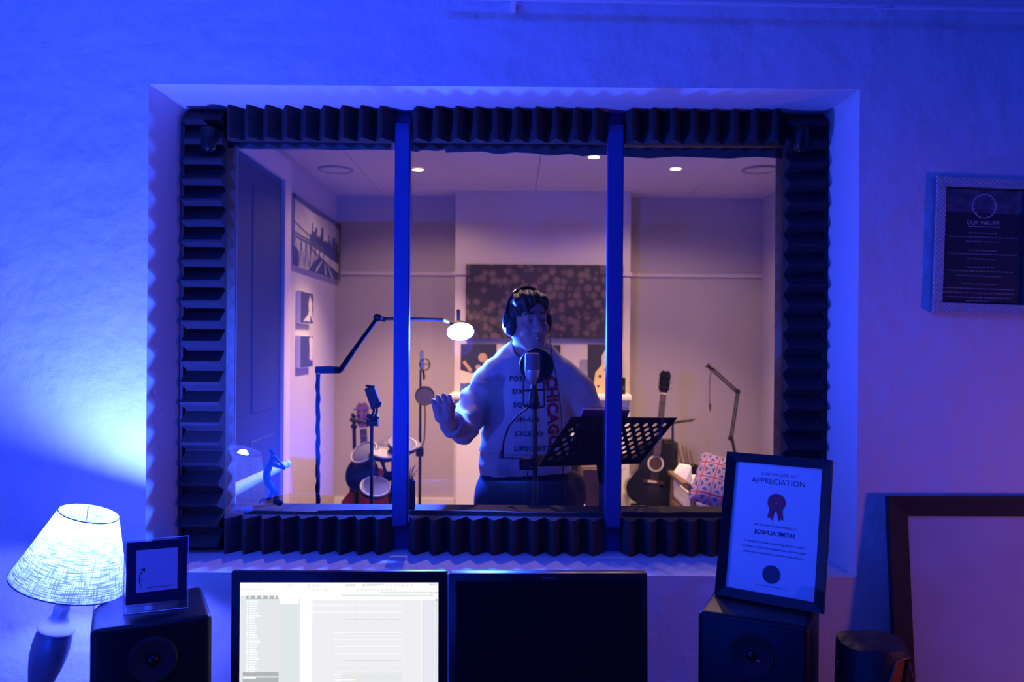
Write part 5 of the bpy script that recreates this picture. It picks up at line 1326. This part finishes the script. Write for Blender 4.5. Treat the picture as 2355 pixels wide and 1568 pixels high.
def field_mb(fd, relax=1, disp=None):
    pts, f = fd.mesh()
    for _ in range(relax):
        acc = np.zeros_like(pts); cnt = np.zeros(len(pts))
        for i in range(4):
            a, b = f[:, i], f[:, (i + 1) % 4]
            np.add.at(acc, a, pts[b]); np.add.at(cnt, a, 1); np.add.at(acc, b, pts[a]); np.add.at(cnt, b, 1)
        pts = pts * .5 + .5 * acc / np.maximum(cnt, 1)[:, None]
    if disp is not None:
        e1 = pts[f[:, 2]] - pts[f[:, 0]]; e2 = pts[f[:, 3]] - pts[f[:, 1]]; fn = np.cross(e1, e2); nn = np.zeros_like(pts)
        for i in range(4): np.add.at(nn, f[:, i], fn)
        nn /= np.linalg.norm(nn, axis=1)[:, None] + 1e-9
        pts = pts + nn * np.array([disp(Vector(p)) for p in pts])[:, None]
    mb = MB(); mb.v = [Vector(p) for p in pts]; mb.f = f.tolist(); mb.m = [0] * len(f); mb.smooth = True
    return mb

PY = 3.32
hd_c = at(1216, 740, PY)                       # head centre, about ear height
YAW = R(20)
HR = Matrix.Rotation(YAW, 3, 'Z') @ Matrix.Rotation(R(-4), 3, 'Y') @ Matrix.Rotation(R(3), 3, 'X')
def hp(x, y, z): return hd_c + HR @ Vector((x, y, z))
sh_l, el_l, wr_l = at(1132, 868, 3.36), at(1072, 962, 3.30), at(1036, 974, 3.07)      # arm raised on the lamp side
sh_r, el_r, wr_r = at(1304, 868, 3.36), at(1366, 965, 3.38), at(1398, 1000, 3.27)     # arm resting behind the music stand
hipc = at(1210, 1120, 3.36)
fd = Field((-.36, 2.86, BFL - .01), (.50, 3.62, 1.98), .0047)
# head and face
fd.ell(hp(0, .014, .034), (.076, .096, .088), .01, HR)
fd.ell(hp(0, -.028, -.040), (.060, .066, .076), .03, HR)
fd.ell(hp(0, -.066, -.096), (.026, .022, .022), .03, HR)
for s_ in (-1, 1):
    fd.cap(hp(s_ * .054, .005, -.05), hp(s_ * .02, -.06, -.098), .020, .018, .03)
    fd.ell(hp(s_ * .036, -.066, -.026), (.024, .020, .022), .02, HR)
    fd.ell(hp(s_ * .080, .012, -.002), (.012, .022, .032), .012, HR)
fd.cap(hp(-.036, -.080, .028), hp(.036, -.080, .028), .012, .012, .02)
for s_ in (-1, 1): fd.ell(hp(s_ * .031, -.099, .009), (.017, .014, .011), .012, HR, sub=True)
for s_ in (-1, 1): fd.ell(hp(s_ * .031, -.080, .008), (.0135, .0120, .0105), .004, HR)
fd.cap(hp(0, -.088, .020), hp(0, -.112, -.026), .008, .013, .014)
for s_ in (-1, 1): fd.ell(hp(s_ * .012, -.100, -.030), (.009, .010, .008), .008, HR)
fd.cap(hp(-.024, -.088, -.054), hp(0, -.100, -.066), .009, .012, .01, sub=True); fd.cap(hp(.024, -.088, -.054), hp(0, -.100, -.066), .009, .012, .01, sub=True)
fd.cap(hp(-.025, -.078, -.052), hp(0, -.092, -.057), .005, .006, .006); fd.cap(hp(.025, -.078, -.052), hp(0, -.092, -.057), .005, .006, .006)
fd.cap(hp(-.022, -.076, -.060), hp(0, -.089, -.076), .005, .007, .006); fd.cap(hp(.022, -.076, -.060), hp(0, -.089, -.076), .005, .007, .006)
# neck, trunk, arms and legs continue under the clothes
nk0 = hp(0, .020, -.065); nk1 = at(1214, 830, 3.38)
fd.cap(nk0, nk1, .058, .066, .03)
chest = at(1218, 900, 3.38)
fd.cap(nk1, chest, .07, .125, .05, .8); fd.cap(chest, hipc, .120, .110, .05, .8)
fd.cap(sh_l, sh_r, .05, .05, .04)
for a, b, c_ in ((sh_l, el_l, wr_l), (sh_r, el_r, wr_r)):
    fd.cap(a, b, .048, .040, .02); fd.cap(b, c_, .038, .026, .02)
for s_ in (-1, 1):
    h_ = hipc + Vector((s_ * .085, 0, -.04)); kn = Vector((h_.x + s_ * .02, h_.y - .01, .72)); an_ = Vector((h_.x + s_ * .03, h_.y + .01, BFL + .09))
    fd.cap(h_, kn, .085, .058, .03); fd.cap(kn, an_, .055, .038, .02); fd.cap(an_ + Vector((0, .02, -.05)), an_ + Vector((s_ * .03, -.15, -.055)), .034, .030, .02)
# raised hand, seen from the back: palm, four curled fingers, thumb
hc_ = at(1020, 945, 3.045); up_ = Vector((-.16, -.12, 1)).normalized(); sd_ = Vector((1, .10, .16)).normalized(); fw_ = up_.cross(sd_).normalized()
if fw_.y < 0: fw_ = -fw_
def hnd(a, b, c_): return hc_ + sd_ * a + up_ * b + fw_ * c_
fd.cap(wr_l, hnd(.004, -.030, 0), .026, .026, .02)
fd.cap(hnd(-.016, -.022, 0), hnd(-.020, .020, 0), .022, .020, .012); fd.cap(hnd(.014, -.022, 0), hnd(.012, .022, 0), .022, .020, .012)
for i, (o, l) in enumerate(((-.031, .016), (-.011, .028), (.010, .030), (.029, .022))):
    k0 = hnd(o, .020, -.006); k1 = hnd(o * 1.08, .030 + l, -.002); k2 = hnd(o * 1.05, .026 + l * .9, .026); k3 = hnd(o, .004, .034)
    fd.cap(k0, k1, .0098, .0092, .003); fd.cap(k1, k2, .0090, .0085, .002); fd.cap(k2, k3, .0082, .0070, .002)
t0_, t1_, t2_ = hnd(.026, -.020, .006), hnd(.040, .010, .012), hnd(.030, .042, .014)
fd.cap(t0_, t1_, .013, .0105, .010); fd.cap(t1_, t2_, .0105, .0082, .004)
# other hand resting behind the stand
hc2 = wr_r + Vector((-.02, -.06, .03))
fd.cap(wr_r, hc2, .026, .028, .02)
for i in range(4):
    b_ = hc2 + Vector((-.027 + i * .018, -.012, .012)); fd.cap(b_, b_ + Vector((-.006, -.035, .022 - i * .002)), .0095, .0088, .004); fd.cap(b_ + Vector((-.006, -.035, .022 - i * .002)), b_ + Vector((-.010, -.058, .008)), .0085, .0072, .003)
fd.cap(hc2 + Vector((-.024, .0, -.004)), hc2 + Vector((-.05, -.03, .004)), .011, .0085, .006)
M_['skin'] = mat('skin', (.50, .31, .24), .5, var=(14, (.44, .25, .19), .6)); M_['hair'] = mat('dark_brown_hair', (.022, .016, .013), .5, bump=(110, .002))
M_['sweat'] = mat('light_grey_sweatshirt', (.50, .47, .49), .9, bump=[(420, .001), (18, .006)]); M_['rib'] = mat('grey_rib_knit', (.46, .43, .45), .9, bump=(300, .002)); M_['jean'] = mat('dark_navy_trousers', (.012, .014, .035), .85, bump=(300, .001))
pt = Thing('person', 'person singing into a microphone in a pale lettered sweatshirt and headphones, one hand raised', 'person', Vector((hipc.x, hipc.y, BFL)))
pt.part('body', field_mb(fd, 1), M_['skin'])
# hair: cap with side-swept fringe
fh = Field(hd_c - Vector((.14, .16, .12)), hd_c + Vector((.14, .16, .17)), .0042)
fh.ell(hp(0, .020, .048), (.083, .102, .086), .01, HR)
fh.ell(hp(-.030, -.036, .088), (.050, .056, .040), .03, HR)
fh.ell(hp(.028, -.030, .082), (.046, .054, .038), .03, HR)
for s_ in (-1, 1): fh.cap(hp(s_ * .074, -.014, .04), hp(s_ * .075, -.012, -.028), .013, .008, .02)
fh.cap(hp(-.045, .08, -.03), hp(.045, .08, -.03), .03, .03, .03)
fh.ell(hp(.012, -.118, .004), (.064, .080, .062), .012, HR, sub=True); fh.ell(hp(.030, -.112, .050), (.050, .062, .050), .014, HR, sub=True)
fh.ell(hp(0, -.02, -.14), (.10, .10, .075), .02, HR, sub=True)
pt.part('hair', field_mb(fh, 1, lambda p: .003 * math.sin(p.x * 190 + 60 * p.z) + .004 * noise.noise(p * 38)), M_['hair'])
for s_ in (-1, 1):
    mb = MB(); mb.tube([hp(s_ * .014, -.097, .037), hp(s_ * .032, -.096, .041), hp(s_ * .050, -.080, .034)], [.0026, .0034, .0018], 6); pt.part('eyebrow', mb, M_['hair'])
    mb = MB(); mb.tube([hp(s_ * .019, -.091, .005), hp(s_ * .031, -.0945, .0085), hp(s_ * .044, -.086, .004)], [.0012, .0018, .0012], 6); pt.part('eyelashes', mb, M_['hair'])
M_['teeth'] = mat('teeth', (.7, .67, .62), .35); M_['lips'] = mat('lips', (.34, .13, .11), .5)
mb = MB(); mb.tube([hp(-.016, -.084, -.0605), hp(0, -.0925, -.0655), hp(.016, -.084, -.0605)], [.0022, .0042, .0022], 8); pt.part('teeth', mb, M_['teeth'])
mb = MB(); mb.tube([hp(-.024, -.082, -.054), hp(0, -.0985, -.0585), hp(.024, -.082, -.054)], [.0015, .003, .0015], 6); mb.tube([hp(-.022, -.081, -.0605), hp(0, -.096, -.0755), hp(.022, -.081, -.0605)], [.0015, .0036, .0015], 6); pt.part('lips', mb, M_['lips'])
# sweatshirt
fs_ = Field((-.40, 2.90, .82), (.52, 3.66, 1.80), .0068)
t_c = at(1219, 905, 3.375); t_h = at(1207, 1072, 3.375)
fs_.cap(t_c, t_h, .178, .202, .05, .66); fs_.cap(at(1218, 868, 3.385), t_c, .145, .176, .05, .68)
fs_.cap(sh_l + Vector((.02, 0, .0)), at(1205, 842, 3.38), .066, .070, .05); fs_.cap(at(1225, 842, 3.38), sh_r - Vector((.02, 0, 0)), .070, .066, .05)
fs_.cap(at(1200, 832, 3.385), at(1226, 832, 3.385), .076, .076, .05, .9)
fs_.cap(sh_l, el_l, .070, .066, .022); fs_.cap(el_l, at(1045, 976, 3.12), .066, .050, .03)
fs_.cap(at(1076, 950, 3.28), at(1070, 990, 3.22), .056, .054, .022)
fs_.cap(sh_r, el_r, .070, .066, .022); fs_.cap(el_r, wr_r, .068, .046, .04)
fs_.cap(nk0 - Vector((0, .01, 0)), at(1214, 826, 3.36), .060, .070, .012, 1.0, sub=True)
zhem = at(1207, 1098, 3.3).z; g = np.meshgrid(*[fs_.lo[k] + fs_.h * np.arange(fs_.n[k]) for k in range(3)], indexing='ij')
hemz = zhem + .012 * np.sin(g[0] * 9) + (g[0] < 0) * .0
m_ = np.abs(g[0] - t_h.x) < .26
arm = (g[2] > zhem + .03)
fs_.v = np.where(arm, fs_.v, np.maximum(fs_.v, hemz - g[2])).astype(np.float32)
del g
def folds(p):
    f = .010 * noise.noise(Vector((p.x * 7, p.y * 7, p.z * 11))) + .005 * noise.noise(p * 20)
    f += .007 * math.sin(62 * (p.z + .7 * p.x) + 3 * noise.noise(p * 6)) * max(0, min(1, (abs(p.x - t_c.x) - .14) / .1))
    f *= max(.25, min(1, (p.z - zhem) / .16))
    if p.z < zhem + .10: f += -.006 + .0035 * math.sin(60 * p.z + 6 * p.x)
    return f
swm = field_mb(fs_, 2, folds)
sweat = pt.part('sweatshirt', swm, M_['sweat'])
bvh = BVHTree.FromPolygons([p[:] for p in swm.v], swm.f)
mb = MB(); q = []
for k in range(32):
    an = 2 * PI * k / 32; c_ = at(1214, 818, 3.365); q.append(c_ + Vector((.069 * math.cos(an), .062 * math.sin(an), .018 * math.sin(an) + .004)))
mb.tube(q, .0085, 8, closed=True); pt.part('collar', mb, M_['rib'], sweat)
cuff = at(1037, 975, 3.085); dcf = (wr_l - el_l).normalized(); e1_ = dcf.orthogonal().normalized(); e2_ = dcf.cross(e1_)
for o, r_ in ((0, .042), (-.018, .047)):
    mb = MB(); mb.tube([cuff + dcf * o + (e1_ * math.cos(2 * PI * k / 20) + e2_ * math.sin(2 * PI * k / 20)) * r_ * .86 for k in range(20)], .011, 8, closed=True); pt.part('cuff', mb, M_['rib'], sweat)
# printed words on the chest, laid onto the cloth
M_['navyp'] = mat('navy_chest_print', (.02, .02, .06), .8); M_['redp'] = mat('red_chest_print', (.36, .012, .04), .8)
def chest_text(body, px, py, size, m, rot=0, sp=1.0, off=0.0, align='LEFT'):
    cu = bpy.data.curves.new('tmp', 'FONT'); cu.body = body; cu.size = size; cu.offset = off; cu.space_character = sp; cu.align_x = align; cu.align_y = 'CENTER'; cu.resolution_u = 2
    ob = bpy.data.objects.new('tmp', cu); COL.objects.link(ob); bpy.context.view_layer.update()
    me = bpy.data.meshes.new_from_object(ob.evaluated_get(bpy.context.evaluated_depsgraph_get()))
    bm = bmesh.new(); bm.from_mesh(me); bmesh.ops.triangulate(bm, faces=bm.faces[:]); bmesh.ops.subdivide_edges(bm, edges=[e for e in bm.edges if e.calc_length() > .008], cuts=1)
    o_ = at(px, py, 3.19); cr, sr = math.cos(rot), math.sin(rot); mb = MB(); vs = []
    bm.verts.index_update()
    for v in bm.verts:
        x, z = v.co.x * cr - v.co.y * sr, v.co.x * sr + v.co.y * cr
        p = Vector((o_.x + x, 2.8, o_.z + z)); hit = bvh.ray_cast(p, Vector((0, 1, 0)))
        y = hit[0].y if hit[0] is not None else 3.25
        vs.append(Vector((p.x, y - .0030, p.z)))
    mb.add(vs, [[v.index for v in f.verts] for f in bm.faces]); bm.free()
    bpy.data.objects.remove(ob); bpy.data.meshes.remove(me)
    pt.part('printed_word', mb, M_[m], sweat)
for body, px, py in (('POP', 1171, 873), ('SIX', 1177, 903), ('SQUISH', 1180, 934), ('UH-UH', 1183, 968), ('CICERO', 1184, 1002), ('LIPSCHITZ', 1182, 1036)):
    chest_text(body, px, py, .0275, 'navyp', sp=1.22, off=.0006)
chest_text('CHICAGO', 1268, 866, .064, 'redp', rot=R(-87), sp=1.0, off=.0026)
# trousers
ft_ = Field((-.40, 3.05, BFL + .01), (.52, 3.68, 1.32), .0080)
ft_.cap(at(1208, 1092, 3.375), at(1209, 1150, 3.375), .186, .204, .05, .62)
for s_ in (-1, 1):
    h_ = hipc + Vector((s_ * .10, .0, -.05)); kn = Vector((h_.x + s_ * .02, h_.y - .01, .72)); an_ = Vector((h_.x + s_ * .03, h_.y + .01, BFL + .09))
    ft_.cap(h_, kn, .115, .088, .04); ft_.cap(kn, an_, .085, .070, .03)
ft_.cap(at(1310, 1118, 3.42), at(1318, 1140, 3.42), .07, .06, .04)
pt.part('trousers', field_mb(ft_, 1, lambda p: .006 * noise.noise(p * 12)), M_['jean'])

# ------------------------------------------------------------------ headphones
t = Thing('headphones', 'closed black headphones with a silver band worn by the singer', 'headphones', hp(0, 0, .13))
M_['hpg'] = mat('green_black_cup', (.012, .05, .045), .3)
mb = MB(); band = [hp(.094 * math.sin(a), .012, .020 + .122 * math.cos(a)) for a in [R(-84 + 168 * k / 20) for k in range(21)]]
mb.tube(band, .0075, 8); bnd = t.part('headband', mb, M_['black'])
mb = MB(); mb.tube([p + (p - hp(0, .012, .02)).normalized() * .0045 for p in band[3:8]], .0055, 8); mb.tube([p + (p - hp(0, .012, .02)).normalized() * .0045 for p in band[13:18]], .0055, 8); t.part('slider', mb, M_['chrome'], bnd)
for s_ in (-1, 1):
    m = Matrix.Translation(hp(s_ * .084, .010, -.004)) @ (HR @ Matrix.Rotation(s_ * R(90), 3, 'Y')).to_4x4()
    mb = MB(); mb.lathe([(0, .020), (.026, .019), (.036, .012), (.040, .002), (.040, -.004)], 28, m @ Matrix.Diagonal((1.25, .95, 1, 1)), caps=False); cup = t.part('ear_cup', mb, M_['hpg'])
    mb = MB(); mb.tube([m @ Vector((.036 * 1.25 * math.cos(2 * PI * k / 28), .036 * .95 * math.sin(2 * PI * k / 28), -.006)) for k in range(28)], .010, 8, closed=True); t.part('ear_pad', mb, M_['rubber'], cup)
    mb = MB(); mb.tube([hp(s_ * .103, .012, .045), hp(s_ * .108, .012, .01), hp(s_ * .107, .012, -.02)], .004, 8); t.part('yoke', mb, M_['chrome'], cup)
mb = MB(); q = [hp(.098, .005, -.045), at(1266, 790, 3.22), at(1270, 822, 3.17), at(1280, 870, 3.15), at(1290, 940, 3.14), at(1292, 990, 3.14), at(1295, 1080, 3.14), at(1300, 1150, 3.2)]
mb.tube(q, .0022, 6); t.part('cable', mb, M_['rubber'])

# ------------------------------------------------------------------ studio microphone with pop screen on its stand
Y = 3.02
p0 = at(1231, 1165, Y)
t = Thing('studio_microphone', 'large silver studio microphone on a black stand with a round pop screen', 'microphone', Vector((p0.x, Y, BFL)))
mc = at(1224, 852, Y); s_ = Y / F
M_['micm'] = mat('silver_mic_body', (.45, .46, .50), .4, metal=.6); M_['grille'] = mat('mic_grille', (.20, .20, .25), .6, metal=.3, bump=(420, .002))
def zpx(py): return at(1224, py, Y).z
mb = MB(); mb.lathe([(0, zpx(811)), (12 * s_, zpx(811)), (16.5 * s_, zpx(814)), (17 * s_, zpx(820)), (17 * s_, zpx(850))], 28, Matrix.Translation((mc.x, Y, 0)), caps=False); mic = t.part('grille', mb, M_['grille'])
mb = MB(); mb.lathe([(17.3 * s_, zpx(850)), (17.3 * s_, zpx(853)), (16.5 * s_, zpx(855)), (15 * s_, zpx(866)), (9 * s_, zpx(878)), (4 * s_, zpx(884)), (3.5 * s_, zpx(905)), (0, zpx(905))], 28, Matrix.Translation((mc.x, Y, 0)), caps=False); t.part('microphone_body', mb, M_['micm'])
mb = MB(); mb.lathe([(5 * s_, zpx(884)), (9 * s_, zpx(900)), (12 * s_, zpx(915)), (12 * s_, zpx(932)), (6 * s_, zpx(940)), (0, zpx(940))], 20, Matrix.Translation((at(1228, 910, Y).x, Y, 0)), caps=False); t.part('mount', mb, M_['dark'])
mb = MB(); mb.tube([at(1196, 898, Y), at(1254, 896, Y)], .004, 8); mb.tube([at(1203, 868, Y), at(1203, 930, Y)], .004, 8); mb.tube([at(1250, 868, Y), at(1252, 936, Y)], .004, 8); mb.tube([at(1203, 930, Y), at(1228, 940, Y), at(1252, 934, Y)], .004, 8); t.part('shock_mount_frame', mb, M_['dark'])
mb = MB(); mb.tube([at(1204, 872, Y), at(1222, 886, Y), at(1248, 872, Y)], .0015, 6); t.part('elastic', mb, M_['rubber'])
mb = MB(); mb.tube([at(1230, 930, Y), at(1231, 1070, Y), Vector((p0.x, Y, BFL + .02))], [.0085, .0105, .012], 12); t.part('pole', mb, M_['dark'])
mb = MB(); mb.rbox(at(1196, 1076, Y + .02), at(1222, 1056, Y - .02), .005, 1); mb.cyl(at(1194, 1066, Y), at(1236, 1062, Y), .013, 12); t.part('clutch', mb, M_['dark'])
mb = MB(); mb.lathe([(0, 0), (.14, 0), (.14, .014), (.02, .03), (0, .03)], 30, Matrix.Translation((p0.x, Y, BFL)), caps=False); t.part('base', mb, M_['dark'])
c = at(1234, 841, Y + .075); r = .0635
M_['popm'] = mat('dark_pop_mesh', (.016, .016, .026), .8)
mb = MB(); mb.lathe([(0, -.002), (r, -.002), (r, .002), (0, .002)], 40, Matrix.Translation(c) @ Matrix.Rotation(R(90), 4, 'X'), caps=False); t.part('pop_screen', mb, M_['popm'])
mb = MB(); mb.tube([c + Vector((r * math.cos(2 * PI * k / 40), 0, r * math.sin(2 * PI * k / 40))) for k in range(40)], .0045, 8, closed=True); t.part('pop_screen_hoop', mb, M_['dark'])
mb = MB(); mb.tube([c - Vector((0, 0, r)), at(1232, 900, Y + .07), at(1222, 928, Y + .04), at(1212, 940, Y + .02), at(1190, 955, Y - .01), at(1170, 980, Y - .02), at(1158, 1015, Y - .01), at(1155, 1048, Y)], .0038, 8); t.part('gooseneck', mb, M_['dark'])
mb = MB(); mb.tube([at(1155, 1034, Y), at(1153, 1053, Y)], [.007, .011], 10); mb.tube([at(1153, 1052, Y), at(1205, 1054, Y), at(1215, 1062, Y)], .0022, 6); t.part('cable', mb, M_['rubber'])
mb = MB(); mb.tube([at(1216, 1070, Y), at(1210, 1110, Y), at(1207, 1165, Y)], .003, 6); t.part('hanging_cable', mb, M_['rubber'])

# ------------------------------------------------------------------ perforated music stand
TLq, TRq, BRq, BLq = at(1315, 960, 2.98), at(1555, 962, 3.16), at(1472, 1064, 3.22), at(1238, 1071, 3.06)
def bil(a, b): return (BLq.lerp(BRq, a)).lerp(TLq.lerp(TRq, a), b)
nrm = (TRq - TLq).cross(TLq - BLq).normalized()
if nrm.y > 0: nrm = -nrm
ft0 = bil(.52, 0)
t = Thing('music_stand', 'black perforated music stand tilted in front of the singer', 'music stand', Vector((ft0.x, ft0.y + .02, BFL)))
mb = MB(); NC, NR = 22, 10; th_ = nrm * -.002
verts = {}; 
def gv(a, b, back): return bil(a, b) + (th_ if back else Vector())
holes = []
for i in range(NC):
    for j in range(NR):
        a0_, a1_, b0_, b1_ = i / NC, (i + 1) / NC, j / NR, (j + 1) / NR
        hole = (i + j) % 2 == 0 and 1 <= j <= NR - 2 and 1 <= i <= NC - 2 and not (7 <= i <= 13 and j < 4)
        cr = [(a0_, b0_), (a1_, b0_), (a1_, b1_), (a0_, b1_)]
        for back in (0, 1):
            if not hole:
                q = [gv(a, b, back) for a, b in cr]; mb.add(q if not back else q[::-1], [(0, 1, 2, 3)])
            else:
                m_ = 16; cx_, cy_ = (a0_ + a1_) / 2, (b0_ + b1_) / 2; inn = []; outr = []
                for k in range(m_):
                    an = R(45) + 2 * PI * k / m_ + PI; c_, s2 = math.cos(an), math.sin(an); f_ = 1 / max(abs(c_), abs(s2))
                    outr.append(gv(cx_ + c_ * f_ / (2 * NC), cy_ + s2 * f_ / (2 * NR), back)); inn.append(gv(cx_ + c_ * .46 / NC, cy_ + s2 * .42 / NR, back))
                for k in range(m_):
                    l = (k + 1) % m_; q = [outr[k], outr[l], inn[l], inn[k]]; mb.add(q if not back else q[::-1], [(0, 1, 2, 3)])
                if not back:
                    for k in range(m_): l = (k + 1) % m_; mb.add([inn[k], inn[l], inn[l] + th_, inn[k] + th_], [(0, 1, 2, 3)])
t.part('perforated_desk', mb, M_['blackm'])
mb = MB(); mb.tube([TLq, TRq, BRq, BLq], .004, 6, closed=True); t.part('rim', mb, M_['blackm'])
ld = -nrm * .055
mb = MB(); mb.prism([BLq, BRq, BRq + ld, BLq + ld], Vector((0, 0, .004))); t.part('ledge', mb, M_['blackm'])
k0 = bil(.50, .22); k1 = bil(.66, .05); bc = ft0 + Vector((.02, .012, -.05))
mb = MB(); mb.prism([bil(.44, .3) + nrm * .003, bil(.62, .3) + nrm * .003, at(1400, 1110, 3.12), at(1378, 1112, 3.12)], Vector((0, .02, 0))); t.part('bracket', mb, M_['blackm'])
pb = at(1389, 1110, 3.13); mb = MB(); mb.tube([pb + Vector((0, 0, .04)), Vector((pb.x, pb.y, BFL + .06))], .0125, 12); t.part('pole', mb, M_['blackm'])
for k in range(3):
    an = R(80 + 120 * k); mb = MB(); mb.tube([Vector((pb.x, pb.y, BFL + .16)), Vector((pb.x + .22 * math.cos(an), pb.y + .22 * math.sin(an), BFL + .008))], .010, 8); t.part('leg', mb, M_['blackm'])
# spiral notebook on the desk of the stand: its wire edge shows over the top
a = at(1368, 958, 3.05); b = at(1482, 954, 3.13); P = Pl(a - Vector((0, 0, .20)) - nrm * .05, b - a, TLq - BLq); wd = (b - a).length
nbk = Pl(bil(.24, .10) - nrm * .010, TRq - TLq, TLq - BLq); wd = .20; hh = (TLq - BLq).length * .98
t = Thing('spiral_notebook', 'purple red spiral notebook peeking over the music stand', 'notebook', nbk.p(wd / 2, 0))
nbk.n = nrm
M_['cover'] = mat('purple_red_cover', (.22, .04, .12), .6); M_['wire'] = mat('red_wire', (.45, .10, .14), .4)
mb = MB(); mb.prism([nbk.p(0, 0), nbk.p(wd, 0), nbk.p(wd, hh), nbk.p(0, hh)], nrm * .004); t.part('cover', mb, M_['cover'])
mb = MB(); mb.prism([nbk.p(.003, .003) - nrm * .009, nbk.p(wd - .003, .003) - nrm * .009, nbk.p(wd - .003, hh) - nrm * .009, nbk.p(.003, hh) - nrm * .009], nrm * .0085); t.part('pages', mb, M_['paper'])
for k in range(24):
    o = nbk.p(wd * (k + .5) / 24, hh) - nrm * .003; e_ = nbk.v
    mb = MB(); mb.tube([o + e_ * (.008 * math.sin(2 * PI * q / 12)) + nrm * (.008 * math.cos(2 * PI * q / 12)) for q in range(12)], .0009, 5, closed=True); t.part('wire_loop', mb, M_['wire'])
